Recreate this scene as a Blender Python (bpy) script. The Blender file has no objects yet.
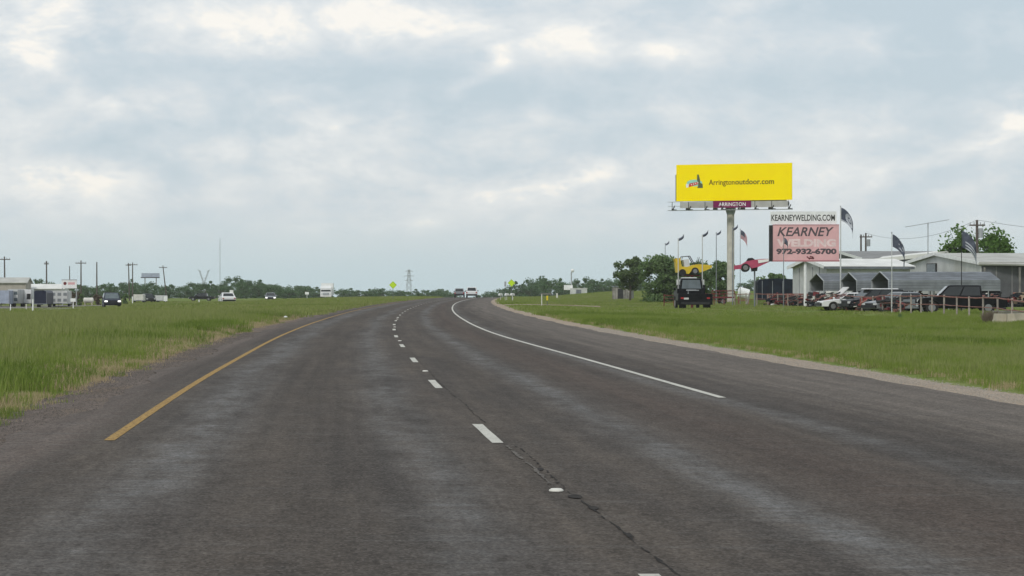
import bpy, math, random
import numpy as np
from mathutils import Vector, Matrix

# ---------------------------------------------------------------- camera
F = 2354.0          # focal length in pixels of a 1024 wide frame
EYE = 1.42          # camera height over the road
HOR = 290.0         # image row of eye level
R = math.radians
scene = bpy.context.scene
col = scene.collection
cd = bpy.data.cameras.new('camera')
cam = bpy.data.objects.new('camera', cd); col.objects.link(cam)
cd.sensor_width = 36.0
cd.lens = 36.0 * F / 1024.0
cam.location = (0, 0, EYE)
cam.rotation_euler = (R(90) + math.atan((HOR - 288.0) / F), 0, 0)
cd.clip_start = 0.1
cd.clip_end = 20000
scene.camera = cam

# ---------------------------------------------------------------- light
SUN_EL, SUN_AZ = 44.0, 205.0       # degrees; azimuth from +Y clockwise: behind and to the left
scene.view_settings.view_transform = 'Standard'
scene.view_settings.look = 'None'
scene.view_settings.exposure = 0.2
scene.view_settings.gamma = 1.0
scene.view_settings.use_curve_mapping = False
try:
    scene.cycles.filter_width = 1.5
    scene.cycles.volume_bounces = 1
    scene.cycles.max_bounces = 6
    scene.cycles.transparent_max_bounces = 6
except Exception:
    pass

sl = bpy.data.lights.new('sun', 'SUN')
sl.energy = 1.5; sl.angle = R(14); sl.color = (1.0, 0.96, 0.9)
sun = bpy.data.objects.new('sun', sl); col.objects.link(sun)
sd = Vector((math.sin(R(SUN_AZ)) * math.cos(R(SUN_EL)), math.cos(R(SUN_AZ)) * math.cos(R(SUN_EL)), math.sin(R(SUN_EL))))
sun.rotation_euler = sd.to_track_quat('Z', 'Y').to_euler()
sun.location = (-60, -80, 120)

# ---------------------------------------------------------------- sky
class NT:
    """small helper to write node trees"""
    def __init__(s, tree): s.t = tree; s.n = tree.nodes; s.l = tree.links
    def node(s, typ, **kw):
        n = s.n.new(typ)
        for k, v in kw.items():
            setattr(n, k, v)
        return n
    def put(s, sock, v):
        if isinstance(v, bpy.types.NodeSocket): s.l.new(v, sock)
        elif v is not None: sock.default_value = v
    def math(s, op, a, b=None, c=None, clamp=False):
        n = s.node('ShaderNodeMath', operation=op, use_clamp=clamp)
        s.put(n.inputs[0], a)
        if b is not None: s.put(n.inputs[1], b)
        if c is not None: s.put(n.inputs[2], c)
        return n.outputs[0]
    def vmath(s, op, a, b=None):
        n = s.node('ShaderNodeVectorMath', operation=op)
        s.put(n.inputs[0], a)
        if b is not None: s.put(n.inputs[1], b)
        return n.outputs[0]
    def mix(s, f, a, b, typ='MIX'):
        n = s.node('ShaderNodeMix', data_type='RGBA', blend_type=typ)
        s.put(n.inputs[0], f); s.put(n.inputs[6], a); s.put(n.inputs[7], b)
        return n.outputs[2]
    def noise(s, vec, scale, detail=3, rough=0.5, dist=0.0):
        n = s.node('ShaderNodeTexNoise')
        s.put(n.inputs['Vector'], vec); n.inputs['Scale'].default_value = scale
        n.inputs['Detail'].default_value = detail; n.inputs['Roughness'].default_value = rough
        n.inputs['Distortion'].default_value = dist
        return n.outputs['Fac']
    def ramp(s, v, a, b, lo=0.0, hi=1.0, smooth=True):
        n = s.node('ShaderNodeMapRange')
        n.interpolation_type = 'SMOOTHSTEP' if smooth else 'LINEAR'
        s.put(n.inputs[0], v)
        for i, x in enumerate((a, b, lo, hi)): n.inputs[i + 1].default_value = x
        return n.outputs[0]
    def sep(s, v):
        n = s.node('ShaderNodeSeparateXYZ'); s.put(n.inputs[0], v); return n.outputs
    def comb(s, x, y, z):
        n = s.node('ShaderNodeCombineXYZ')
        s.put(n.inputs[0], x); s.put(n.inputs[1], y); s.put(n.inputs[2], z)
        return n.outputs[0]

def lin(r, g, b):
    def c(v):
        v /= 255.0
        return v / 12.92 if v <= 0.04045 else ((v + 0.055) / 1.055) ** 2.4
    return (c(r), c(g), c(b), 1.0)

world = bpy.data.worlds.new('World'); scene.world = world
world.use_nodes = True
W = NT(world.node_tree); W.n.clear()
out = W.node('ShaderNodeOutputWorld'); bg = W.node('ShaderNodeBackground')
W.l.new(bg.outputs[0], out.inputs[0])
skyt = W.node('ShaderNodeTexSky', sky_type='NISHITA')
skyt.sun_disc = False; skyt.sun_elevation = R(SUN_EL); skyt.sun_rotation = R(SUN_AZ)
skyt.air_density = 1.0; skyt.dust_density = 2.0
clear = W.mix(1.0, skyt.outputs[0], (0.085, 0.085, 0.085, 1), 'MULTIPLY')
gen = W.node('ShaderNodeTexCoord').outputs['Generated']
gx, gy, gz = W.sep(gen)[:3]
az = W.math('ARCTAN2', gx, gy)                 # radians, 0 straight ahead
el = W.math('ARCSINE', gz)
# cloud layers: seamless 3-D noise on the direction, squeezed vertically
vec1 = W.vmath('MULTIPLY', gen, (10.0, 10.0, 19.0))
wob = W.noise(vec1, 2.2, 4, 0.6)
big = W.noise(W.vmath('ADD', vec1, (3.1, 0.7, 5.2)), 1.05, 6, 0.56, 0.5)
med = W.noise(W.vmath('ADD', vec1, (9.4, 2.2, 1.3)), 2.6, 6, 0.6, 0.3)
fine = W.noise(W.vmath('ADD', vec1, (1.4, 8.2, 4.3)), 7.0, 5, 0.6, 0.2)
hband = W.noise(W.vmath('MULTIPLY', gen, (5.0, 5.0, 70.0)), 1.0, 4, 0.5)
def blob(px, py, wx, wy, amp, tilt=0.0):
    """a bank of bright (or grey) cloud standing in that direction of the sky"""
    a0 = math.atan((px - 512) / F); e0 = math.atan((HOR - py) / F)
    da = W.math('SUBTRACT', az, a0); de = W.math('SUBTRACT', el, e0)
    if tilt:
        de = W.math('SUBTRACT', de, W.math('MULTIPLY', da, tilt))
    da = W.math('DIVIDE', da, wx / F); de = W.math('DIVIDE', de, wy / F)
    q = W.math('ADD', W.math('MULTIPLY', da, da), W.math('MULTIPLY', de, de))
    return W.math('MULTIPLY', W.math('EXPONENT', W.math('MULTIPLY', q, -1.0)), amp)
blobs = [
    (25, 35, 60, 45, .34), (20, 70, 50, 16, .30), (240, 28, 190, 26, .22), (430, 20, 120, 24, .16),
    (270, 75, 320, 16, -.20), (430, 90, 120, 20, -.14), (850, 12, 240, 26, -.22), (560, 10, 90, 16, -.10), (498, 58, 14, 12, .42), (474, 80, 26, 8, .46, .45),
    (60, 178, 90, 18, .30), (125, 108, 46, 14, .26), (80, 148, 50, 14, -.20), (150, 160, 70, 10, .20),
    (270, 140, 90, 26, .18), (330, 122, 40, 11, .24), (540, 190, 60, 12, .36, .25), (600, 168, 50, 16, .20),
    (420, 224, 34, 7, .20), (505, 185, 26, 14, .2), (660, 52, 30, 11, .46), (565, 40, 40, 22, .14),
    (720, 24, 150, 16, .02), (610, 90, 150, 20, -.20), (880, 75, 190, 26, -.20), (760, 140, 150, 22, -.12),
    (1012, 122, 22, 11, .46), (985, 145, 46, 12, .20, .3), (860, 135, 60, 12, .12), (950, 30, 90, 30, -.02),
    (200, 215, 160, 10, -.10), (640, 130, 90, 12, -.08), (1000, 20, 40, 20, .02), (80, 215, 40, 6, .10),
]
acc = None
for b in blobs:
    o = blob(*b); acc = o if acc is None else W.math('ADD', acc, o)
acc = W.math('MULTIPLY', acc, W.ramp(med, 0.25, 0.65, 0.55, 1.35))
dens = W.math('ADD', W.math('MULTIPLY', W.math('SUBTRACT', big, 0.5), 1.25), W.math('MULTIPLY', W.math('SUBTRACT', med, 0.5), 1.0))
dens = W.math('ADD', dens, W.math('MULTIPLY', W.math('SUBTRACT', fine, 0.5), 0.45))
dens = W.math('ADD', dens, W.math('MULTIPLY', W.math('SUBTRACT', hband, 0.5), 0.2))
up = W.ramp(el, R(0.3), R(2.6))                          # contrast dies away in the thick air at the horizon
dens = W.math('MULTIPLY', W.math('ADD', dens, W.math('MULTIPLY', acc, .86)), W.math('ADD', W.math('MULTIPLY', up, 0.85), 0.15))
dens = W.math('ADD', W.math('MULTIPLY', dens, 1.3), 0.46)
cr = W.node('ShaderNodeValToRGB'); W.l.new(dens, cr.inputs[0])
e = cr.color_ramp.elements
e[0].position = 0.05; e[0].color = lin(186, 200, 209)
e[1].position = 0.98; e[1].color = lin(243, 239, 232)
for p, c in ((0.34, lin(198, 208, 215)), (0.53, lin(209, 215, 219)), (0.76, lin(222, 225, 226))):
    q = e.new(p); q.color = c
horiz = W.mix(W.ramp(el, R(-0.2), R(3.4)), lin(189, 206, 212), (1, 1, 1, 1))
cloudc = W.mix(W.ramp(el, R(0.0), R(2.2), 1.0, 0.0), cr.outputs[0], lin(186, 204, 211))
skyc = W.mix(0.92, clear, cloudc)
W.l.new(skyc, bg.inputs[0]); bg.inputs[1].default_value = 1.0

# ---------------------------------------------------------------- course of the road and lie of the land
_pd = np.array([-30, 0, 11.5, 16.5, 23.3, 35.8, 50, 62, 74, 86, 98, 110, 120, 152, 197, 250, 310, 384, 430, 520, 620, 700], float)
_px = np.array([4.15, 1.64, .70, .29, -.245, -1.18, -2.14, -2.93, -3.66, -4.31, -4.90, -5.42, -5.83, -6.98, -8.2, -9.2, -9.75, -9.7, -9.3, -7.6, -4.4, -.9])
def _spline(x, y):
    n = len(x); h = np.diff(x); A = np.eye(n); rhs = np.zeros(n)
    for i in range(1, n - 1):
        A[i, i - 1:i + 2] = (h[i - 1], 2 * (h[i - 1] + h[i]), h[i]); rhs[i] = 6 * ((y[i + 1] - y[i]) / h[i] - (y[i] - y[i - 1]) / h[i - 1])
    return np.linalg.solve(A, rhs)
_pm = _spline(_pd, _px)
def _spl(q):
    i = np.clip(np.searchsorted(_pd, q) - 1, 0, len(_pd) - 2); h = _pd[i + 1] - _pd[i]
    a = (_pd[i + 1] - q) / h; b = (q - _pd[i]) / h
    return a * _px[i] + b * _px[i + 1] + ((a ** 3 - a) * _pm[i] + (b ** 3 - b) * _pm[i + 1]) * h * h / 6
def Xd(d):
    d = np.asarray(d, float)
    q = np.clip(d, -30, 690)
    base = _spl(q)
    return base + np.where(d > 690, (d - 690) * 0.046, 0) + np.where(d < -30, (d + 30) * -0.084, 0)
def Xs(d): return float(Xd(d))
def ss(a, b, x):
    t = np.clip((np.asarray(x, float) - a) / (b - a), 0, 1); return t * t * (3 - 2 * t)
def zroad(d): return -7.5 * ss(0, 800, np.asarray(d, float) - 430)
def zter_u(u, d):
    u = np.asarray(u, float); d = np.asarray(d, float)
    d0 = 430 + 230 * ss(9, 60, np.abs(u))
    z = -7.5 * ss(0, 800, d - d0)
    z = z - 1.0 * ss(10, 55, -u) - 0.30 * ss(9, 22, u) + 0.2 * ss(24, 32, u)
    z = z + 1.15 * ss(370, 620, d) * ss(10, 26, u)
    x = u + Xd(d)
    am = ss(9, 20, np.abs(u))
    z = z + am * (0.05 * np.sin(x * .31 + d * .17) + 0.05 * np.sin(d * .11 - x * .09 + 1.3) + 0.03 * np.sin(x * .83 - d * .41))
    z = z - 0.07 * (1 - ss(0.0, 0.8, np.maximum(u - 7.6, -5.0 - u)))
    return z
def zter(x, d): return float(zter_u(x - Xs(d), d))
def at(px, d):
    """point on the land at distance d in the direction of that column"""
    x = (px - 512) * d / F
    return (x, d, zter(x, d))
def zrow(py, d): return EYE + (HOR - py) * d / F

# ---------------------------------------------------------------- materials
def mat(name, color, rough=0.7, var=0.15, scale=3.0, spec=0.3, metal=0.0, bump=0.0, emit=None, coords='Object', tint=None):
    m = bpy.data.materials.new(name); m.use_nodes = True
    T = NT(m.node_tree); b = T.n['Principled BSDF']
    c = color if len(color) == 4 else (*color, 1)
    co = T.node('ShaderNodeTexCoord').outputs[coords]
    n = T.noise(co, scale, 4, 0.6)
    dark = tuple(x * (1 - var) for x in c[:3]) + (1,)
    lite = tuple(min(1, x * (1 + var)) for x in c[:3]) + (1,)
    k = T.mix(T.ramp(n, 0.3, 0.7), dark, lite)
    if tint:
        n2 = T.noise(co, scale * 0.37, 3, 0.6)
        k = T.mix(T.ramp(n2, 0.5, 0.72, 0, 0.8), k, (*tint, 1))
    T.l.new(k, b.inputs['Base Color'])
    b.inputs['Roughness'].default_value = rough
    b.inputs['Specular IOR Level'].default_value = spec
    b.inputs['Metallic'].default_value = metal
    if bump:
        bn = T.node('ShaderNodeBump'); bn.inputs['Strength'].default_value = bump
        T.l.new(T.noise(co, scale * 6, 3, 0.6), bn.inputs['Height']); T.l.new(bn.outputs[0], b.inputs['Normal'])
    if emit:
        b.inputs['Emission Color'].default_value = (*emit[:3], 1); b.inputs['Emission Strength'].default_value = emit[3]
    return m

M = {}
def setm(k, *a, **kw): M[k] = mat(k, *a, **kw)
setm('white_paint', (.72, .73, .72), .5, .08, 2.0)
setm('white_metal', (.50, .51, .50), .5, .14, .6, tint=(.37, .37, .34))
setm('offwhite', (.58, .57, .52), .6, .12, 1.2)
setm('grey_metal', (.30, .32, .33), .5, .15, 1.5)
setm('galvanised', (.135, .15, .168), .55, .25, .9, spec=.2)
setm('galv_light', (.185, .20, .212), .55, .2, 1.1)
setm('dark_metal', (.028, .029, .031), .6, .3, 3, spec=.15)
setm('black_paint', (.005, .006, .008), .4, .2, 3, spec=.15)
setm('navy_paint', (.010, .014, .034), .4, .2, 2, spec=.3)
setm('charcoal', (.013, .014, .018), .4, .2, 2, spec=.25)
setm('car_white', (.68, .69, .69), .3, .05, 2, spec=.5)
setm('car_silver', (.22, .235, .25), .32, .08, 2, spec=.4, metal=.2)
setm('glass', (.012, .016, .018), .08, .1, 2, spec=.6)
setm('glass_pale', (.10, .125, .135), .12, .15, 2, spec=.6)
setm('tyre', (.02, .02, .02), .85, .2, 6)
setm('rim', (.22, .225, .23), .4, .1, 4, metal=.4)
setm('headlight', (.9, .9, .86), .2, .02, 3, emit=(1, .98, .92, 1.1))
setm('lens', (.55, .56, .55), .2, .05, 3, spec=.6)
setm('tail', (.35, .02, .02), .3, .1, 3)
setm('chrome', (.55, .56, .57), .25, .05, 3, metal=.7)
setm('yellow_face', (1.0, .775, .0), .7, .02, .5, spec=.05)
setm('purple', (.17, .004, .07), .5, .08, 2)
setm('ink', (.016, .015, .012), .6, .1, 4)
setm('ink_brown', (.085, .03, .004), .6, .1, 4)
setm('white_ink', (.8, .8, .78), .6, .05, 4)
setm('logo_red', (.55, .02, .01), .5, .1, 4)
setm('logo_teal', (.30, .62, .50), .5, .1, 4)
setm('logo_grey', (.10, .12, .05), .5, .1, 4)
setm('pink_board', (.65, .385, .39), .7, .12, .5, tint=(.56, .38, .375), spec=.1)
setm('pink_dark', (.42, .18, .20), .6, .12, .8)
setm('maroon', (.13, .025, .028), .7, .3, 2)
setm('rust_pipe', (.25, .105, .085), .8, .35, 2.5, tint=(.30, .19, .16))
setm('pale_pipe', (.30, .265, .235), .7, .25, 2.5)
setm('concrete_pole', (.47, .45, .40), .8, .14, .9, tint=(.36, .33, .28))
setm('wood_pole', (.09, .075, .065), .9, .2, 2)
setm('wood_grey', (.23, .22, .20), .9, .3, 1.4, tint=(.12, .12, .12))
setm('wood_tan', (.42, .33, .24), .9, .25, 2.5)
setm('concrete', (.42, .38, .30), .9, .15, 1.0)
setm('yellow_car', (.62, .44, .02), .4, .1, 2, spec=.5, tint=(.55, .36, .02))
setm('pink_car', (.42, .06, .125), .4, .12, 2, spec=.5)
setm('lime_sign', (.50, .72, .03), .4, .05, 4)
setm('flag_dark', (.075, .085, .115), .9, .3, 2)
setm('flag_pale', (.42, .44, .48), .9, .2, 2)
setm('flag_red', (.42, .10, .11), .9, .2, 2)
setm('tan_wall', (.37, .34, .30), .8, .12, 1)
setm('roof_grey', (.20, .20, .20), .7, .2, .7)
setm('roof_pale', (.40, .40, .37), .6, .15, .5, tint=(.31, .30, .27))
setm('roof_white', (.66, .66, .63), .5, .12, .5, tint=(.52, .51, .48))
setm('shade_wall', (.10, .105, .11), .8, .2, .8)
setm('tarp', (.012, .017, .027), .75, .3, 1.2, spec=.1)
setm('bark', (.075, .06, .045), .95, .3, 3)
setm('lamp_red', (.22, .028, .028), .5, .1, 3)
setm('orange', (.75, .22, .02), .5, .1, 3)
setm('yellow_plastic', (.75, .55, .03), .5, .1, 3)
setm('trailer_blue', (.30, .34, .42), .5, .15, 1.5)
setm('lattice', (.33, .36, .38), .7, .1, 1)
setm('stone', (.27, .24, .205), .95, .35, 5)
setm('stone_dark', (.10, .086, .077), .95, .4, 5)
setm('ink_faded', (.085, .070, .078), .7, .15, 4)
setm('pale_pink', (.72, .56, .55), .7, .12, 2)

def leaf_mat(name, a, b, c):
    m = bpy.data.materials.new(name); m.use_nodes = True
    T = NT(m.node_tree); T.n.clear()
    o = T.node('ShaderNodeOutputMaterial')
    g = T.node('ShaderNodeNewGeometry'); rnd = g.outputs['Random Per Island']
    co = T.node('ShaderNodeTexCoord').outputs['Object']
    oi = T.node('ShaderNodeObjectInfo').outputs['Random']
    k = T.mix(rnd, (*a, 1), (*b, 1))
    k = T.mix(T.ramp(T.noise(co, .45, 3), .42, .68, 0, .7), k, (*c, 1))
    k = T.mix(T.math('MULTIPLY', oi, .35), k, (*b, 1))
    d = T.node('ShaderNodeBsdfDiffuse'); t = T.node('ShaderNodeBsdfTranslucent'); mx = T.node('ShaderNodeMixShader')
    T.l.new(k, d.inputs[0]); T.l.new(k, t.inputs[0]); mx.inputs[0].default_value = .34
    T.l.new(d.outputs[0], mx.inputs[1]); T.l.new(t.outputs[0], mx.inputs[2]); T.l.new(mx.outputs[0], o.inputs[0])
    return m
M['leaf_far'] = leaf_mat('leaf_far', (.058, .115, .062), (.115, .185, .088), (.085, .145, .070))
M['leaf_dark'] = leaf_mat('leaf_dark', (.075, .135, .058), (.165, .245, .10), (.14, .20, .085))
M['leaf_mid'] = leaf_mat('leaf_mid', (.075, .12, .05), (.14, .19, .08), (.10, .145, .06))
M['leaf_bright'] = leaf_mat('leaf_bright', (.06, .13, .03), (.12, .21, .05), (.09, .16, .04))
M['leaf_brown'] = leaf_mat('leaf_brown', (.12, .10, .075), (.20, .165, .125), (.10, .095, .06))
M['blade_green'] = leaf_mat('blade_green', (.142, .202, .038), (.228, .288, .068), (.205, .24, .076))
M['blade_olive'] = leaf_mat('blade_olive', (.185, .225, .072), (.29, .315, .12), (.24, .24, .10))
M['blade_deep'] = leaf_mat('blade_deep', (.110, .172, .033), (.185, .24, .056), (.15, .19, .048))
M['blade_dry'] = leaf_mat('blade_dry', (.36, .28, .17), (.50, .40, .26), (.30, .26, .13))

def ground_mat():
    m = bpy.data.materials.new('grassland'); m.use_nodes = True
    T = NT(m.node_tree); b = T.n['Principled BSDF']
    co = T.node('ShaderNodeTexCoord').outputs['Object']
    sq = T.vmath('MULTIPLY', co, (1, .45, 1))
    n1 = T.noise(sq, .06, 5, .6); n2 = T.noise(sq, .5, 4, .6); n3 = T.noise(co, 9, 3, .6)
    k = T.mix(T.ramp(n1, .38, .62), (.13, .185, .05, 1), (.18, .21, .075, 1))
    k = T.mix(T.ramp(n2, .45, .7, 0, .7), k, (.21, .215, .085, 1))
    k = T.mix(T.ramp(n3, .3, .7, 0, .5), k, (.09, .135, .035, 1))
    T.l.new(k, b.inputs['Base Color']); b.inputs['Roughness'].default_value = 1
    b.inputs['Specular IOR Level'].default_value = .0
    return m
M['grassland'] = ground_mat()

def road_mat():
    m = bpy.data.materials.new('asphalt'); m.use_nodes = True
    T = NT(m.node_tree); b = T.n['Principled BSDF']
    uvn = T.node('ShaderNodeUVMap'); uvn.uv_map = 'road'
    u, v = T.sep(uvn.outputs[0])[:2]
    uv = uvn.outputs[0]
    wob = T.math('MULTIPLY', T.math('SUBTRACT', T.noise(T.comb(T.math('MULTIPLY', u, .3), T.math('MULTIPLY', v, .06), 0.0), 1.0, 3), .5), .9)
    uw = T.math('ADD', u, wob)
    def band(c, w):
        q = T.math('DIVIDE', T.math('SUBTRACT', uw, c), w)
        return T.math('EXPONENT', T.math('MULTIPLY', T.math('MULTIPLY', q, q), -1.0))
    streak = T.noise(T.comb(T.math('MULTIPLY', u, .8), T.math('MULTIPLY', v, 4.0), 3.3), 1.6, 4, .65)
    blot = T.noise(T.comb(T.math('MULTIPLY', u, 1.1), T.math('MULTIPLY', v, .13), 1.3), 1.3, 4, .6)
    grit = T.noise(T.comb(T.math('MULTIPLY', u, 1.0), T.math('MULTIPLY', v, .55), 0.0), 30.0, 5, .8)
    grit2 = T.noise(T.comb(T.math('MULTIPLY', u, 1.0), T.math('MULTIPLY', v, .5), 7.0), 13.0, 4, .7)
    mot = T.noise(T.comb(u, T.math('MULTIPLY', v, .30), 5.0), 3.2, 5, .7)
    lane = T.noise(T.comb(T.math('MULTIPLY', u, 2.6), T.math('MULTIPLY', v, .035), 2.0), 1.0, 4, .65)
    # wheel tracks polished grey, middles of the lanes brownish and dark
    tr = None
    for c, w, a in ((-2.9, .40, 1.0), (-.82, .34, .8), (1.42, .27, 1.0), (3.40, .22, .75), (-4.6, .5, .2)):
        o = T.math('MULTIPLY', band(c, w), a); tr = o if tr is None else T.math('ADD', tr, o)
    tr = T.math('MULTIPLY', tr, T.ramp(blot, .30, .60, .25, 1.0))
    tr = T.math('MULTIPLY', tr, T.ramp(streak, .30, .70, .5, 1.1))
    tr = T.math('MULTIPLY', tr, T.ramp(mot, .25, .65, .45, 1.15))
    base = T.mix(T.ramp(blot, .3, .7), (.055, .0495, .0455, 1), (.077, .067, .058, 1))
    base = T.mix(band(2.4, .55), base, (.065, .053, .046, 1))
    base = T.mix(T.math('MULTIPLY', band(-1.9, .5), .5), base, (.060, .052, .045, 1))
    sh = T.math('MULTIPLY', T.ramp(T.math('ADD', uw, T.math('MULTIPLY', lane, 1.6)), 4.4, 6.6), .85)
    base = T.mix(sh, base, (.118, .106, .096, 1))
    base = T.mix(T.math('MULTIPLY', band(4.0, .45), .35), base, (.042, .038, .036, 1))
    shl = T.ramp(T.math('ADD', uw, T.math('MULTIPLY', T.math('SUBTRACT', mot, .5), 1.4)), -3.75, -4.35)
    base = T.mix(T.math('MULTIPLY', shl, .8), base, (.104, .086, .077, 1))
    base = T.mix(1.0, base, T.mix(T.ramp(lane, .3, .7), (.80, .80, .80, 1), (1.18, 1.16, 1.14, 1)), 'MULTIPLY')
    k = T.mix(T.math('MULTIPLY', tr, .70), base, (.122, .126, .130, 1))
    k = T.mix(T.ramp(streak, .52, .78, 0, .55), k, (.100, .098, .096, 1))
    k = T.mix(1.0, k, T.mix(T.ramp(mot, .25, .75, smooth=False), (.74, .73, .72, 1), (1.26, 1.26, 1.26, 1)), 'MULTIPLY')
    k = T.mix(1.0, k, T.mix(T.ramp(grit, .25, .75, smooth=False), (.36, .355, .35, 1), (1.85, 1.83, 1.80, 1)), 'MULTIPLY')
    k = T.mix(1.0, k, T.mix(T.ramp(grit2, .25, .75, smooth=False), (.64, .62, .61, 1), (1.34, 1.34, 1.34, 1)), 'MULTIPLY')
    wn = T.node('ShaderNodeTexWhiteNoise'); wn.noise_dimensions = '3D'
    T.l.new(T.comb(T.math('FLOOR', T.math('MULTIPLY', u, 74.0)), T.math('FLOOR', T.math('MULTIPLY', v, 40.0)), 0.0), wn.inputs['Vector'])
    sp = wn.outputs['Value']
    k = T.mix(T.math('MULTIPLY', T.ramp(sp, .86, .90), .36), k, (.15, .132, .12, 1))
    k = T.mix(T.math('MULTIPLY', T.ramp(sp, .16, .12), .32), k, (.018, .016, .015, 1))
    T.l.new(k, b.inputs['Base Color'])
    T.l.new(T.ramp(tr, 0, 1, .95, .80), b.inputs['Roughness']); b.inputs['Specular IOR Level'].default_value = .12
    bn = T.node('ShaderNodeBump'); bn.inputs['Strength'].default_value = .35; bn.inputs['Distance'].default_value = .01
    T.l.new(grit, bn.inputs['Height']); T.l.new(bn.outputs[0], b.inputs['Normal'])
    return m
M['asphalt'] = road_mat()

def strip_mat(name, c1, c2, c3, scale):
    m = bpy.data.materials.new(name); m.use_nodes = True
    T = NT(m.node_tree); b = T.n['Principled BSDF']
    co = T.node('ShaderNodeTexCoord').outputs['Object']
    sq = T.vmath('MULTIPLY', co, (1, .5, 1))
    k = T.mix(T.ramp(T.noise(sq, scale, 4, .7), .3, .7), (*c1, 1), (*c2, 1))
    k = T.mix(T.ramp(T.noise(sq, scale * .06, 3, .6), .45, .65, 0, .8), k, (*c3, 1))
    T.l.new(k, b.inputs['Base Color']); b.inputs['Roughness'].default_value = 1; b.inputs['Specular IOR Level'].default_value = .05
    bn = T.node('ShaderNodeBump'); bn.inputs['Strength'].default_value = .4; bn.inputs['Distance'].default_value = .02
    T.l.new(T.noise(co, scale * 2, 3, .6), bn.inputs['Height']); T.l.new(bn.outputs[0], b.inputs['Normal'])
    return m
M['gravel_tan'] = strip_mat('gravel_tan', (.24, .195, .15), (.38, .315, .25), (.30, .235, .175), 12)
M['gravel_brown'] = strip_mat('gravel_brown', (.095, .079, .070), (.175, .146, .130), (.16, .125, .095), 12)

def paint_mat(name, c, worn):
    m = bpy.data.materials.new(name); m.use_nodes = True
    T = NT(m.node_tree); b = T.n['Principled BSDF']
    co = T.node('ShaderNodeTexCoord').outputs['Object']
    n = T.noise(co, 24, 4, .7); n2 = T.noise(co, 1.2, 3, .6)
    k = T.mix(T.ramp(n, worn, worn + .14, 0, 1), (c[0] * .38, c[1] * .38, c[2] * .38, 1), (*c, 1))
    k = T.mix(T.ramp(n2, .45, .7, 0, .35), k, (c[0] * .6, c[1] * .6, c[2] * .62, 1))
    T.l.new(k, b.inputs['Base Color']); b.inputs['Roughness'].default_value = .8; b.inputs['Specular IOR Level'].default_value = .15
    return m
M['paint_white'] = paint_mat('paint_white', (.50, .49, .44), .33)
M['paint_yellow'] = paint_mat('paint_yellow', (.38, .24, .078), .41)
M['tar'] = mat('tar', (.030, .027, .025), .9, .4, 14, spec=.1)
M['spall'] = mat('spall', (.12, .11, .10), .95, .4, 16, spec=.05)

# ---------------------------------------------------------------- mesh helpers
rng = np.random.default_rng(7); random.seed(7)

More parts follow.
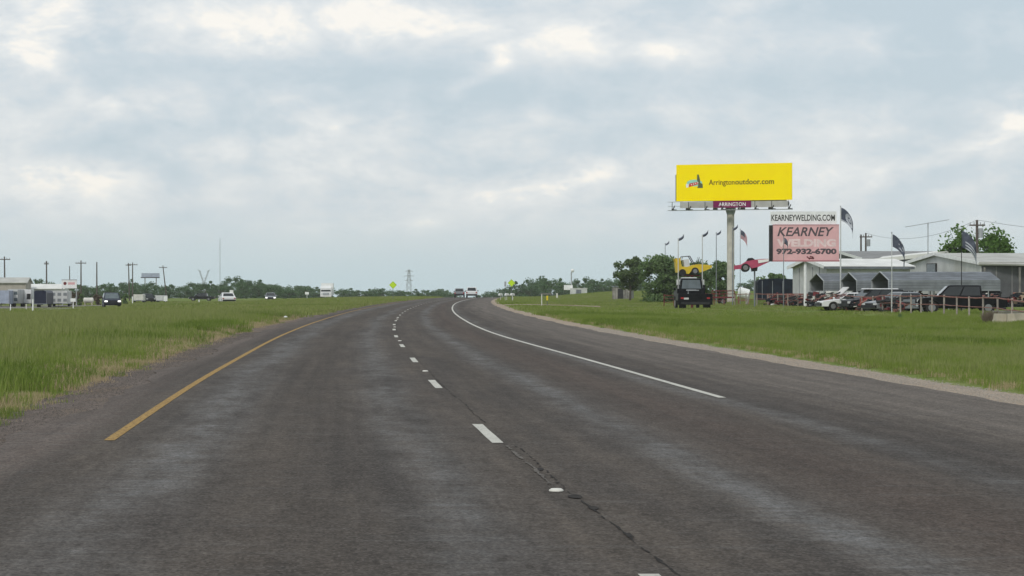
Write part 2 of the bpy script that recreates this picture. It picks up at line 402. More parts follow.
class MB:
    def __init__(s): s.v = []; s.f = []; s.m = []
    def add(s, vs, fs, mi=0):
        o = len(s.v); s.v += [tuple(map(float, p)) for p in vs]
        for f in fs: s.f.append(tuple(i + o for i in f)); s.m.append(mi)
        return s
    def box(s, c, d, rz=0, rx=0, ry=0, mi=0, taper=1.0):
        hx, hy, hz = d[0] / 2, d[1] / 2, d[2] / 2
        ps = [(-hx, -hy, -hz), (hx, -hy, -hz), (hx, hy, -hz), (-hx, hy, -hz),
              (-hx * taper, -hy * taper, hz), (hx * taper, -hy * taper, hz), (hx * taper, hy * taper, hz), (-hx * taper, hy * taper, hz)]
        if rz or rx or ry:
            mm = Matrix.Rotation(rz, 3, 'Z') @ Matrix.Rotation(ry, 3, 'Y') @ Matrix.Rotation(rx, 3, 'X')
            ps = [tuple(mm @ Vector(p)) for p in ps]
        ps = [(p[0] + c[0], p[1] + c[1], p[2] + c[2]) for p in ps]
        return s.add(ps, [(0, 3, 2, 1), (4, 5, 6, 7), (0, 1, 5, 4), (1, 2, 6, 5), (2, 3, 7, 6), (3, 0, 4, 7)], mi)
    def tube(s, pts, r, n=8, cap=True, mi=0):
        """round bar along points; r is a radius or a list of radii"""
        pts = [Vector(p) for p in pts]
        rs = r if isinstance(r, (list, tuple)) else [r] * len(pts)
        vs = []; fs = []
        for i, p in enumerate(pts):
            d = (pts[min(i + 1, len(pts) - 1)] - pts[max(i - 1, 0)]).normalized()
            a = Vector((0, 0, 1)) if abs(d.z) < .9 else Vector((1, 0, 0))
            x = d.cross(a).normalized(); y = d.cross(x)
            for k in range(n):
                t = 2 * math.pi * k / n
                vs.append(tuple(p + x * (math.cos(t) * rs[i]) + y * (math.sin(t) * rs[i])))
        for i in range(len(pts) - 1):
            for k in range(n):
                a = i * n + k; b = i * n + (k + 1) % n
                fs.append((a, b, b + n, a + n))
        if cap:
            fs.append(tuple(range(n - 1, -1, -1))); o = (len(pts) - 1) * n; fs.append(tuple(range(o, o + n)))
        return s.add(vs, fs, mi)
    def prism(s, poly, y0, y1, axis='y', mi=0):
        """polygon in (x,z) pushed along y (or (y,z) along x)"""
        n = len(poly)
        if axis == 'y': vs = [(a, y0, b) for a, b in poly] + [(a, y1, b) for a, b in poly]
        elif axis == 'x': vs = [(y0, a, b) for a, b in poly] + [(y1, a, b) for a, b in poly]
        else: vs = [(a, b, y0) for a, b in poly] + [(a, b, y1) for a, b in poly]
        fs = [tuple(range(n)), tuple(range(2 * n - 1, n - 1, -1))] + [(i, i + n, (i + 1) % n + n, (i + 1) % n) for i in range(n)]
        return s.add(vs, fs, mi)
    def slab(s, quad, t, mi=0):
        """a four cornered plate of thickness t (downwards along its normal)"""
        q = [Vector(p) for p in quad]
        nrm = (q[1] - q[0]).cross(q[3] - q[0]).normalized() * t
        vs = [tuple(p) for p in q] + [tuple(p - nrm) for p in q]
        return s.add(vs, [(0, 1, 2, 3), (7, 6, 5, 4), (0, 4, 5, 1), (1, 5, 6, 2), (2, 6, 7, 3), (3, 7, 4, 0)], mi)
    def disc(s, c, r, thick, axis='y', n=16, mi=0):
        a = {'y': (0, 1, 0), 'x': (1, 0, 0), 'z': (0, 0, 1)}[axis]
        p = Vector(c); d = Vector(a) * thick / 2
        return s.tube([p - d, p + d], r, n, mi=mi)

def fix_normals(me):
    import bmesh
    bm = bmesh.new(); bm.from_mesh(me)
    bmesh.ops.recalc_face_normals(bm, faces=bm.faces)
    bm.to_mesh(me); bm.free()

def obj(name, mb, material, parent=None, smooth=False, recalc=True, loc=None):
    me = bpy.data.meshes.new(name)
    me.from_pydata(mb.v, [], mb.f)
    mats = material if isinstance(material, (list, tuple)) else [material]
    for k in mats: me.materials.append(M[k] if isinstance(k, str) else k)
    if len(mats) > 1: me.polygons.foreach_set('material_index', mb.m)
    if recalc: fix_normals(me)
    if smooth: me.polygons.foreach_set('use_smooth', [True] * len(me.polygons))
    me.update()
    o = bpy.data.objects.new(name, me); col.objects.link(o)
    if parent: o.parent = parent
    if loc: o.location = loc
    return o
def share(name, src, parent, loc=(0, 0, 0), rz=0, scale=None, rot=None):
    """another object with the mesh of src"""
    o = bpy.data.objects.new(name, src.data); col.objects.link(o); o.parent = parent
    o.location = loc; o.rotation_euler = rot or (0, 0, rz)
    if scale: o.scale = scale
    return o
def tag(o, label=None, cat=None, group=None, kind=None):
    if label: o['label'] = label
    if cat: o['category'] = cat
    if group: o['group'] = group
    if kind: o['kind'] = kind
    return o
def thing(name, label, cat, loc=(0, 0, 0), rz=0, group=None):
    o = bpy.data.objects.new(name, None); col.objects.link(o)
    o.empty_display_size = .2
    o.location = loc; o.rotation_euler = (0, 0, rz)
    return tag(o, label, cat, group)
KIDS = {}
def copy_tree(o, parent=None):
    c = o.copy(); col.objects.link(c); c.parent = parent
    for ch in list(o.children): copy_tree(ch, c)
    return c
def dup(src, loc, rz=0, label=None, group=None, scale=None):
    c = copy_tree(src); c.location = loc; c.rotation_euler = (0, 0, rz)
    if label: c['label'] = label
    if group: c['group'] = group
    if scale: c.scale = scale
    return c

def lettering(text, box, material, parent, y=-.012, shear=0, bold=0.0, name='lettering', thick=.006):
    """flat print: text fitted into box (x0, z0, x1, z1) on a face looking to -y"""
    cu = bpy.data.curves.new('txt', 'FONT'); cu.body = text; cu.shear = shear; cu.offset = bold; cu.size = 1
    cu.resolution_u = 3
    t = bpy.data.objects.new('txt', cu); col.objects.link(t)
    dg = bpy.context.evaluated_depsgraph_get()
    me0 = bpy.data.meshes.new_from_object(t.evaluated_get(dg))
    co = np.zeros(len(me0.vertices) * 3); me0.vertices.foreach_get('co', co); co = co.reshape(-1, 3)
    mn = co.min(0); mx = co.max(0)
    x0, z0, x1, z1 = box
    X = x0 + (co[:, 0] - mn[0]) / (mx[0] - mn[0]) * (x1 - x0)
    Z = z0 + (co[:, 1] - mn[1]) / (mx[1] - mn[1]) * (z1 - z0)
    vs = np.stack([X, np.full(len(X), y), Z], 1)
    me = bpy.data.meshes.new(name)
    me.from_pydata(vs.tolist(), [], [tuple(p.vertices) for p in me0.polygons])
    me.materials.append(M[material]); me.update()
    bpy.data.objects.remove(t); bpy.data.meshes.remove(me0); bpy.data.curves.remove(cu)
    o = bpy.data.objects.new(name, me); col.objects.link(o); o.parent = parent
    return o

# ---------------------------------------------------------------- ground, road and paint
def sheet(name, us, ds, zf, material, uv=False, kind='structure', jitter=None):
    us = np.asarray(us, float); ds = np.asarray(ds, float)
    D, U = np.meshgrid(ds, us, indexing='ij')
    if jitter is not None: U = U + jitter(U, D)
    X = Xd(D) + U; Z = zf(U, D)
    vs = np.stack([X, D, Z], -1).reshape(-1, 3)
    nu = len(us); i = np.arange(len(ds) - 1)[:, None] * nu + np.arange(nu - 1)[None, :]
    fs = np.stack([i, i + 1, i + nu + 1, i + nu], -1).reshape(-1, 4)
    me = bpy.data.meshes.new(name)
    me.from_pydata(vs.tolist(), [], fs.tolist())
    me.materials.append(M[material])
    me.polygons.foreach_set('use_smooth', [True] * len(me.polygons))
    if uv:
        l = me.uv_layers.new(name='road')
        li = np.zeros(len(me.loops), int); me.loops.foreach_get('vertex_index', li)
        l.data.foreach_set('uv', np.stack([U.ravel()[li], D.ravel()[li]], 1).astype(np.float32).ravel())
    me.update()
    o = bpy.data.objects.new(name, me); col.objects.link(o)
    return tag(o, kind=kind)
DS = np.concatenate([np.arange(-40, 60, 2), np.arange(60, 200, 4), np.arange(200, 700, 10), np.arange(700, 1300, 25), np.arange(1300, 2450, 100)])
DR = DS[DS <= 1200]
US = np.array([-1200, -900, -700, -400, -250, -160, -110, -80, -65, -55, -48, -41, -35, -30, -25, -21, -18, -15, -12.5, -10.5, -9, -7.5, -6.6, -5.8, -5.2, -4, -2, 0, 2, 4, 6, 7.4, 8, 8.8, 9.6, 11, 13, 15, 17, 19, 21, 23, 25, 27, 29, 31, 34, 38, 43, 50, 60, 75, 95, 130, 200, 320, 500, 800, 1200])
sheet('ground', US, DS, zter_u, 'grassland')
def wander(amp, l):
    ph = rng.uniform(0, 6.28, 6)
    def f(d):
        return amp * (np.sin(d / l + ph[0]) + .7 * np.sin(d / l * 2.3 + ph[1]) + .5 * np.sin(d / l * 5.1 + ph[2]) + .3 * np.sin(d / l * 9.7 + ph[3]))
    return f
wl, wr, wg, wh = wander(.07, 3.1), wander(.05, 2.7), wander(.16, 4.0), wander(.12, 3.4)
DF = np.concatenate([np.arange(-40, 8, 2), np.arange(8, 120, .5), np.arange(120, 300, 2), np.arange(300, 700, 10), np.arange(700, 1201, 25)])
def jroad(U, D): return np.where(U < -4.4, 1.5 * wl(D), np.where(U > 7, wr(D), 0))
sheet('road', [-4.5, -4, -2, 0, 2, 4, 6, 7.05], DF, lambda U, D: zroad(D) + 0 * U, 'asphalt', uv=True, jitter=jroad)
sheet('gravel_shoulder', [6.85, 7.5, 8.3], DF, lambda U, D: zroad(D) - .008 - .035 * ss(7.2, 8.2, U), 'gravel_tan', jitter=lambda U, D: np.where(U > 8, wg(D), 0))
sheet('gravel_shoulder', [-5.75, -5.0, -4.3], DF, lambda U, D: zroad(D) - .008 - .04 * ss(4.5, 5.5, -U), 'gravel_brown', jitter=lambda U, D: np.where(U < -5.6, wh(D), 0))

def paint(name, uf, w, d0, d1, step, material, z=.004, rough_end=True):
    ds = np.arange(d0, d1 + step * .5, step)
    uu = np.array([uf(d) for d in ds])
    mb = MB(); vs = []; fs = []
    for i, d in enumerate(ds):
        x = Xs(d) + uu[i]; ws = w * (1 + .10 * math.sin(d * 3.1) * .3)
        zz = float(zroad(d)) + z
        vs += [(x - ws / 2, d, zz), (x + ws / 2, d, zz)]
    for i in range(len(ds) - 1): fs.append((2 * i, 2 * i + 1, 2 * i + 3, 2 * i + 2))
    mb.add(vs, fs)
    o = obj(name, mb, material, recalc=False); return tag(o, kind='structure')
uwhite = lambda d: 3.60 - .38 * float(ss(35, 85, d))
paint('edge_line', lambda d: -3.64 + .12 * float(ss(30, 100, d)), .105, 22.2, 420, 1.0, 'paint_yellow')
paint('edge_line', uwhite, .105, 31.0, 470, 1.0, 'paint_white')
for k in range(-1, 33):
    dc = 23.35 + 12.2 * k - (.92 if k < 0 else 0)
    paint('lane_line', lambda d: 0.0, .108, dc - 1.52, dc + 1.52, .38, 'paint_white')
# reflective ceramic buttons between every second pair of dashes
bt = MB(); nb = 12
rings = [(.052, 0), (.050, .010), (.036, .018), (.0, .0195)]
for r, z in rings[:3]:
    bt.v += [(r * math.cos(2 * math.pi * k / nb), r * math.sin(2 * math.pi * k / nb), z) for k in range(nb)]
bt.v.append((0, 0, .0195))
for j in range(2):
    for k in range(nb): bt.f.append((j * nb + k, j * nb + (k + 1) % nb, (j + 1) * nb + (k + 1) % nb, (j + 1) * nb + k))
for k in range(nb): bt.f.append((2 * nb + k, 2 * nb + (k + 1) % nb, 3 * nb))
bt.m = [0] * len(bt.f)
stud = None
for k in range(5):
    d = 16.6 + 24.4 * k
    p = (Xs(d) + .03, d, .003)
    lab = 'small round white pavement marker button on the crack nearest the camera' if k == 0 else 'small round white pavement marker button between two farther lane dashes'
    if stud is None:
        stud = tag(obj('pavement_marker', bt, 'offwhite', smooth=True), lab, 'road marker', 'white buttons along the lane line'); stud.location = p
    else:
        o = stud.copy(); col.objects.link(o); o.location = p; o['label'] = lab
# opened and partly tarred joint beside the lane line
def crack(name, d0, d1, uc, wmin, wmax, material, z, seed, gap=.0):
    r = np.random.default_rng(seed); mb = MB()
    ds = np.arange(d0, d1, .09); u = 0; prev = None
    for d in ds:
        u = u * .90 + r.normal(0, .0045)
        w = (wmin + (wmax - wmin) * r.random() ** 2) * (.55 + .45 * math.sin(d * 1.7 + seed) ** 2)
        if r.random() < gap: prev = None; continue
        x = Xs(d) + uc(d) + u
        cur = [(x - w * r.uniform(.35, .65), d, z), (x + w * r.uniform(.35, .65), d, z)]
        if prev: mb.add(prev + cur, [(0, 1, 3, 2)])
        prev = cur
    return tag(obj(name, mb, material, recalc=False), kind='structure')
crack('crack', 10, 21.6, lambda d: .085 + .10 * ss(19, 11, d) * 0 + .05, .006, .040, 'tar', .0045, 3, .16)
crack('crack', 25, 42, lambda d: .10, .008, .035, 'tar', .0045, 5, .15)
crack('crack', 42, 110, lambda d: .09, .006, .025, 'tar', .0045, 6, .25)
crack('crack', 17.2, 21.5, lambda d: .05, .02, .07, 'spall', .0065, 8, .1)
for (u, d, l, w) in ((.12, 16.15, .42, .10), (.14, 15.3, .25, .07), (.10, 18.6, .3, .06), (.15, 13.6, .3, .05)):
    mb = MB(); n = 11; r = np.random.default_rng(int(d * 10))
    ring = [(Xs(d) + u + w * .5 * math.cos(2 * math.pi * k / n) * r.uniform(.6, 1.2), d + l * .5 * math.sin(2 * math.pi * k / n) * r.uniform(.6, 1.2), .0055) for k in range(n)]
    mb.add(ring, [tuple(range(n))]); tag(obj('tar_patch', mb, 'tar', recalc=False), kind='structure')
# frontage road and gravel lot left of the median
_fd = np.array([120, 220, 300, 345, 430, 490, 560, 720], float); _fu = np.array([-40, -37.5, -35.6, -34.8, -33.6, -31, -29.5, -28], float)
_fm = _spline(_fd, _fu)
def ufront(d):
    q = np.clip(np.asarray(d, float), 120, 720); i = np.clip(np.searchsorted(_fd, q) - 1, 0, len(_fd) - 2); h = _fd[i + 1] - _fd[i]
    a = (_fd[i + 1] - q) / h; b = (q - _fd[i]) / h
    return a * _fu[i] + b * _fu[i + 1] + ((a ** 3 - a) * _fm[i] + (b ** 3 - b) * _fm[i + 1]) * h * h / 6
DFR = np.arange(120, 700, 4.0)
M['lot'] = strip_mat('lot', (.17, .16, .145), (.25, .235, .215), (.20, .19, .17), 5)
sheet('frontage_road', np.arange(-3.6, 3.7, .9), DFR, lambda U, D: zter_u(U, D) + .07, 'lot', jitter=lambda U, D: ufront(D))
sheet('gravel_lot', np.arange(-95, -44, 1.5), np.arange(296, 352, 2.0), lambda U, D: zter_u(U, D) + .06, 'lot')
# concrete drive off the far right shoulder
mb = MB(); xs = [Xs(224) + 8.0, 2, 5, 8.4]
for i in range(3):
    a, b = xs[i], xs[i + 1]
    mb.slab([(a, 222.2 + .3 * i, zter(a, 222) + .06), (b, 222.5 + .3 * i, zter(b, 222) + .06), (b, 225.6, zter(b, 226) + .07), (a, 225.6, zter(a, 226) + .07)], .14)
tag(obj('driveway', mb, 'gravel_tan'), kind='structure')

# ---------------------------------------------------------------- vehicles
def arc(cx, r, z0, n=9):
    a0 = math.asin(min(1, max(-1, (z0 - r * 0 - .34) / r))) if False else 0
    return [(cx + r * math.cos(math.pi - math.pi * k / (n - 1)), z0 + r * math.sin(math.pi * k / (n - 1))) for k in range(n)]
def quadpt(q, s, t):
    a = Vector(q[0]).lerp(Vector(q[1]), s); b = Vector(q[3]).lerp(Vector(q[2]), s); return a.lerp(b, t)
def panel(q, s0, s1, t0, t1, lift=.012, th=.01, outward=None):
    n = (Vector(q[1]) - Vector(q[0])).cross(Vector(q[3]) - Vector(q[0])).normalized()
    if outward is not None and n.dot(Vector(outward)) < 0: n = -n
    cs = [quadpt(q, s, t) + n * lift for s, t in ((s0, t0), (s1, t0), (s1, t1), (s0, t1))]
    mb = MB(); vs = [tuple(c) for c in cs] + [tuple(c - n * (lift + th)) for c in cs]
    mb.add(vs, [(0, 1, 2, 3), (7, 6, 5, 4), (0, 4, 5, 1), (1, 5, 6, 2), (2, 6, 7, 3), (3, 7, 4, 0)])
    return mb
WHEELS = {}
def add_wheel(parent, x, y, r, w=.22):
    key = (round(r, 2), round(w, 2))
    side = 1 if y > 0 else -1
    if key not in WHEELS:
        t = MB(); t.tube([(0, -w / 2, 0), (0, -w / 2 + .03, 0), (0, w / 2 - .03, 0), (0, w / 2, 0)], [r * .92, r, r, r * .92], 18)
        h = MB(); h.tube([(0, -.015, 0), (0, .012, 0), (0, .020, 0)], [r * .60, r * .58, r * .2], 14)
        wo = obj('wheel', t, 'tyre', parent, loc=(x, y, r)); ho = obj('rim', h, 'rim', wo, loc=(0, side * w / 2, 0))
        if side < 0: ho.rotation_euler = (0, 0, math.pi)
        WHEELS[key] = (wo, ho); return wo
    wo = share('wheel', WHEELS[key][0], parent, (x, y, r)); share('rim', WHEELS[key][1], wo, (0, side * w / 2, 0), math.pi if side < 0 else 0)
    return wo
def car(name, label, cat, loc, rz, paintm, kind='sedan', L=4.7, Wd=1.8, H=1.45, lit=False, group=None, glass='glass', hoodm=None):
    t = thing(name, label, cat, loc, rz, group)
    r = {'sedan': .32, 'suv': .37, 'pickup': .40, 'flatbed': .52, 'van': .34}[kind]
    zb = .30 if kind == 'sedan' else .42
    if kind == 'van': zb = .32
    if kind == 'flatbed': zb = .78
    xf, xr = L / 2 - .92, -L / 2 + (1.0 if kind != 'pickup' else 1.25)
    belt = {'sedan': .62, 'suv': .60, 'pickup': .60, 'flatbed': .62, 'van': .56}[kind] * H
    hood = belt - (.10 if kind == 'sedan' else .06)
    x0, x1 = -L / 2, L / 2
    ra = r + .07
    z_bed = belt - .05
    if kind == 'sedan': cab = (x0 + .55, x1 - 1.35); roof = (x0 + 1.25, x1 - 2.15)
    elif kind == 'suv': cab = (x0 + .06, x1 - 1.35); roof = (x0 + .30, x1 - 1.95)
    elif kind == 'van': cab = (x0 + .05, x1 - .95); roof = (x0 + .25, x1 - 1.85)
    else: cab = (x0 + (1.62 if kind == 'pickup' else 2.6), x1 - 1.28); roof = (x0 + (1.70 if kind == 'pickup' else 2.66), x1 - 1.98)
    top = [(x1 - .02, hood - .22), (x1 - .14, hood - .05), (cab[1] + .15, belt - .01), (cab[1], belt)]
    if kind == 'pickup':
        top += [(cab[0], belt), (cab[0] - .02, .62), (x0 + .08, .62), (x0 + .06, z_bed - .03), (x0, z_bed - .04)]
    elif kind == 'flatbed':
        top += [(cab[0], belt), (cab[0] - .02, .95), (x0, .95)]
    elif kind == 'sedan':
        top += [(cab[0], belt + .02), (x0 + .05, belt - .03), (x0, belt - .16)]
    else:
        top += [(cab[0], belt), (x0, belt - .05)]
    prof = [(x0 + .03, zb)] + arc(xr, ra, zb) + arc(xf, ra, zb) + [(x1 - .03, zb)] + top
    zc = (zb + belt) / 2
    body = MB(); n = len(prof); hw = Wd / 2
    rings = [(-hw, .985, .93), (-hw + .07, 1, 1), (hw - .07, 1, 1), (hw, .985, .93)]
    for y, kx, kz in rings: body.v += [(a * kx, y, zc + (b - zc) * kz) for a, b in prof]
    for j in range(3):
        for i in range(n): body.f.append((j * n + i, j * n + (i + 1) % n, (j + 1) * n + (i + 1) % n, (j + 1) * n + i))
    body.f.append(tuple(range(n))); body.f.append(tuple(range(4 * n - 1, 3 * n - 1, -1)))
    body.m = [0] * len(body.f)
    obj('body', body, paintm, t)
    if kind == 'pickup':                                    # bed sides stand up on the frame
        for sgn in (-1, 1):
            m2 = MB(); m2.box(((x0 + cab[0] - .04) / 2 + .02, sgn * (hw - .05), (.60 + z_bed) / 2), (cab[0] - x0 - .06, .085, z_bed - .60)); obj('bed_side', m2, paintm, t)
        m2 = MB(); m2.box((cab[0] - .07, 0, (.6 + z_bed) / 2), (.07, Wd - .2, z_bed - .6)); obj('bed_front', m2, paintm, t)
    # cabin with pillars
    b0, b1, r0, r1 = cab[0], cab[1], roof[0], roof[1]
    wb, wt = hw - .045, hw - .20
    zb2, zt = belt - .01, H - .05
    C = [(b0, -wb, zb2), (b1, -wb, zb2), (b1, wb, zb2), (b0, wb, zb2), (r0, -wt, zt), (r1, -wt, zt), (r1, wt, zt), (r0, wt, zt),
         (r0 + .12, -wt + .12, H), (r1 - .14, -wt + .12, H), (r1 - .14, wt - .12, H), (r0 + .12, wt - .12, H)]
    cm = MB(); cm.add(C, [(0, 3, 2, 1), (8, 9, 10, 11)] + [(i, (i + 1) % 4, 4 + (i + 1) % 4, 4 + i) for i in range(4)] + [(4 + i, 4 + (i + 1) % 4, 8 + (i + 1) % 4, 8 + i) for i in range(4)])
    obj('cabin', cm, paintm, t)
    obj('windshield', panel([C[1], C[2], C[6], C[5]], .06, .94, .06, .95, outward=(1, 0, .4)), glass, t)
    obj('rear_window', panel([C[3], C[0], C[4], C[7]], .08, .92, .14, .90, outward=(-1, 0, .4)), glass, t)
    spl = (.05, .34, .37, .66, .69, .95) if kind in ('suv', 'van') else (.05, .49, .53, .94)
    if kind in ('flatbed',): spl = (.1, .9)
    for q, o in (([C[0], C[1], C[5], C[4]], (0, -1, 0)), ([C[3], C[2], C[6], C[7]], (0, 1, 0))):
        for k in range(0, len(spl), 2): obj('side_window', panel(q, spl[k], spl[k + 1], .10, .92, outward=o), glass, t)
    for x in (xf, xr):
        for sgn in (-1, 1): add_wheel(t, x, sgn * (hw - .12), r)
    for sgn in (-1, 1):
        hl = MB(); hl.box((x1 - .03, sgn * (hw - .24), hood - .20), (.09, .34, .16)); obj('headlight', hl, 'headlight' if lit else 'lens', t)
        if kind != 'flatbed':
            tl = MB(); tl.box((x0 + .02, sgn * (hw - .16), belt - .22), (.07, .2, .26 if kind != 'sedan' else .14)); obj('taillight', tl, 'tail', t)
        mr = MB(); mr.box((b1 - .12, sgn * (hw + .08), belt + .10), (.10, .20, .15)); obj('mirror', mr, paintm if kind == 'sedan' else 'black_paint', t)
    bp = MB(); bp.box((x1 + .02, 0, zb + .15), (.16, Wd - .08, .20)); obj('bumper', bp, 'charcoal' if kind != 'pickup' else 'chrome', t)
    bp = MB(); bp.box((x0 - .02, 0, zb + .15), (.14, Wd - .08, .20)); obj('bumper', bp, 'charcoal', t)
    gr = MB(); gr.box((x1 - .01, 0, hood - .21), (.06, Wd - .86, .20)); obj('grille', gr, 'dark_metal', t)
    un = MB(); un.box((0, 0, zb + .02), (L - 1.0, Wd - .5, .16)); obj('chassis', un, 'dark_metal', t)
    return t

# ---------------------------------------------------------------- buildings of the welding yard
def gable_building(name, label, loc, rz, L, Wd, ze, zr, wallm, roofm, over=.35, zbase=-.3, fascia=None, cat='building', thick=.12):
    """origin at the front left corner; x along the eave, y towards the back"""
    t = thing(name, label, cat, loc, rz)
    w = MB()
    w.add([(0, 0, zbase), (L, 0, zbase), (L, Wd, zbase), (0, Wd, zbase), (0, 0, ze), (L, 0, ze), (L, Wd, ze), (0, Wd, ze), (0, Wd / 2, zr), (L, Wd / 2, zr)],
          [(0, 1, 5, 4), (2, 3, 7, 6), (3, 0, 4, 8, 7), (1, 2, 6, 9, 5)])
    obj('wall', w, wallm, t)
    sl = (zr - ze) / (Wd / 2)
    a, b = -over, L + over
    for q in ([(a, -over, ze - sl * over + .1), (b, -over, ze - sl * over + .1), (b, Wd / 2, zr + .1), (a, Wd / 2, zr + .1)],
              [(b, Wd + over, ze - sl * over + .1), (a, Wd + over, ze - sl * over + .1), (a, Wd / 2, zr + .1), (b, Wd / 2, zr + .1)]):
        rf = MB(); rf.slab(q, thick); obj('roof', rf, roofm, t)
    if fascia:
        for x in (a - .02,):
            for y0, y1 in ((-over, Wd / 2), (Wd + over, Wd / 2)):
                f = MB(); z0 = ze - sl * over; f.slab([(x, y0, z0 + .16), (x, y1, zr + .16), (x, y1, zr - .14), (x, y0, z0 - .14)], .04); obj('fascia', f, fascia, t)
    return t
def corner(px, d): return ((px - 512) * d / F, d)

# small white shed with its gable to the left
bx, by = corner(826.5, 212)
rz1 = math.atan2(1.87, 10)
shed = gable_building('white_shed', 'white metal shed with white roof behind the pink welding sign', (bx, by, zter(bx, by)), rz1, 7.9, 10.1, 3.62, 4.30, 'white_metal', 'roof_white', .4, fascia='white_paint')
f = MB(); f.box((3.9, -.42, 3.50), (8.6, .05, .22)); obj('gutter', f, 'galvanised', shed)
for k in range(1, 5):
    s = MB(); s.box((-.02, k * 2.0, 1.8), (.04, .05, 3.6)); obj('wall_seam', s, 'galv_light', shed)
f = MB(); f.box((-.03, 3.6, 1.0), (.06, 1.0, 2.0)); obj('door', f, 'galv_light', shed)

# long workshop on the right with a porch
bx2, by2 = corner(980.5, 205)
rz2 = math.atan2(2.8, 27)
shop = gable_building('workshop_building', 'long white workshop with open porch and pale roof at the right edge', (bx2, by2, zter(bx2, by2)), rz2, 26, 27.0, 3.85, 4.82, 'white_metal', 'roof_pale', .25, fascia='white_paint', thick=.16)
f = MB(); f.box((-.04, 15.0, 3.5), (.1, 3.2, .95)); wn = obj('window', f, 'dark_metal', shop)
f = MB(); f.box((-.10, 15.0, 3.5), (.03, 2.8, .8)); obj('pane', f, 'glass', wn)
f = MB(); f.slab([(-.25, -.3, 3.80), (26, -6.2, 3.22), (26, .05, 3.95), (-.25, .05, 3.95)], .14); obj('porch_roof', f, 'roof_pale', shop)
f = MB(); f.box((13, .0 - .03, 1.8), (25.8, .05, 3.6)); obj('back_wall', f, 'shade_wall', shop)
for k in range(1, 18):
    s = MB(); s.box((k * 1.4, -.08, 1.8), (.10, .05, 3.5)); obj('wall_seam', s, 'roof_grey', shop)
for (x, y) in ((.3, -.2), (3.2, -.95), (6.4, -1.6), (9.5, -2.3)):
    s = MB(); s.box((x, y, 1.6), (.14, .14, 3.7)); obj('porch_post', s, 'wood_grey', shop)
f = MB(); f.box((4.5, -.7, .75), (3.2, .7, .9)); f.box((4.5, -.7, 1.25), (3.4, .8, .08)); obj('bench', f, 'wood_tan', shop)

# shed with a dark roof behind both
bx3, by3 = corner(864, 262)
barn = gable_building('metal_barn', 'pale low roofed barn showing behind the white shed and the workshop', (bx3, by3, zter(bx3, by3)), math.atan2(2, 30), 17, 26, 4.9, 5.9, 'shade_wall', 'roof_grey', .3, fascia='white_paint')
f = MB(); f.slab([(-.5, -.6, 4.75), (9.4, -.6, 5.78), (9.4, 3, 5.9), (-.5, 3, 4.9)], .42); obj('roof_panel', f, 'roof_white', barn)

# three metal carports in a row
def carport(label, pxf, d, L):
    x, y = corner(pxf, d)
    t = thing('metal_carport', label, 'carport', (x, y, zter(x, y)), math.atan2(.5, 5), 'metal carports in a row')
    g = -zter(x, y)
    Wd, ze, zr = 5.0, 2.16 + g, 2.78 + g
    for q in ([(0, 0, ze), (L, 0, ze), (L, Wd / 2, zr), (0, Wd / 2, zr)], [(L, Wd, ze), (0, Wd, ze), (0, Wd / 2, zr), (L, Wd / 2, zr)]):
        m_ = MB(); m_.slab(q, .03); obj('roof', m_, 'galvanised', t)
    for y0 in (0, Wd):
        m_ = MB(); m_.box((L / 2, y0, (ze + 1.35 + g) / 2), (L, .03, ze - 1.35 - g)); obj('side_panel', m_, 'galv_light', t)
    k = 0
    while k * 1.5 <= L + .01:
        xx = min(max(k * 1.5, .06), L - .06)
        for y0 in (.04, Wd - .04):
            m_ = MB(); m_.box((xx, y0, ze / 2 - .05), (.07, .07, ze)); obj('leg', m_, 'grey_metal', t)
        k += 1
    nb_ = 5                                      # pressed ribs along the length
    for i in range(1, nb_):
        m_ = MB(); fy = i / nb_ * Wd / 2; fz = ze + (zr - ze) * i / nb_
        m_.box((L / 2, fy, fz + .012), (L, .05, .03)); obj('rib', m_, 'galv_light', t)
    for i in range(3):
        m_ = MB(); m_.box((L / 2, -.02, 1.55 + g + i * .2), (L, .03, .03)); obj('rib', m_, 'galvanised', t)
    # trim round the open gable
    m_ = MB(); m_.tube([(-.02, .02, 0), (-.02, .02, ze), (-.02, Wd / 2, zr), (-.02, Wd - .02, ze), (-.02, Wd - .02, 0)], .05, 6); obj('end_frame', m_, 'grey_metal', t)
    m_ = MB(); m_.add([(L, .05, 1.2 + g), (L, Wd - .05, 1.2 + g), (L, Wd - .05, ze), (L, Wd / 2, zr - .03), (L, .05, ze)], [(0, 1, 2, 3, 4)]); obj('end_panel', m_, 'tarp', t)  # near-black colour paints the inside shade onto this panel, no real tarp
    return t
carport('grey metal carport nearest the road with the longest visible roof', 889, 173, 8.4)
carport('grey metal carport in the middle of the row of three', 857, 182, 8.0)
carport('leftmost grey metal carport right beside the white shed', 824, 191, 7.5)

# ---------------------------------------------------------------- the big yellow billboard
d = 276.0
x, y = corner(733.8, d)
zb0 = zter(x, y)
bb = thing('billboard', 'tall yellow billboard on a single pale steel column', 'billboard', (x, y, zb0), R(-20))
zc = zrow(182.2, d) - zb0
hw, hh = 6.97, 2.15
f = MB(); f.box((0, 0, zc), (2 * hw, .18, 2 * hh)); face = obj('face', f, 'yellow_face', bb)
lettering('Arrington', (-3.0, zc - .50, .12, zc + .34), 'ink_brown', face, -.10, name='lettering', bold=.010)
lettering('outdoor.com', (.20, zc - .29, 4.85, zc + .36), 'ink', face, -.10, bold=.014)
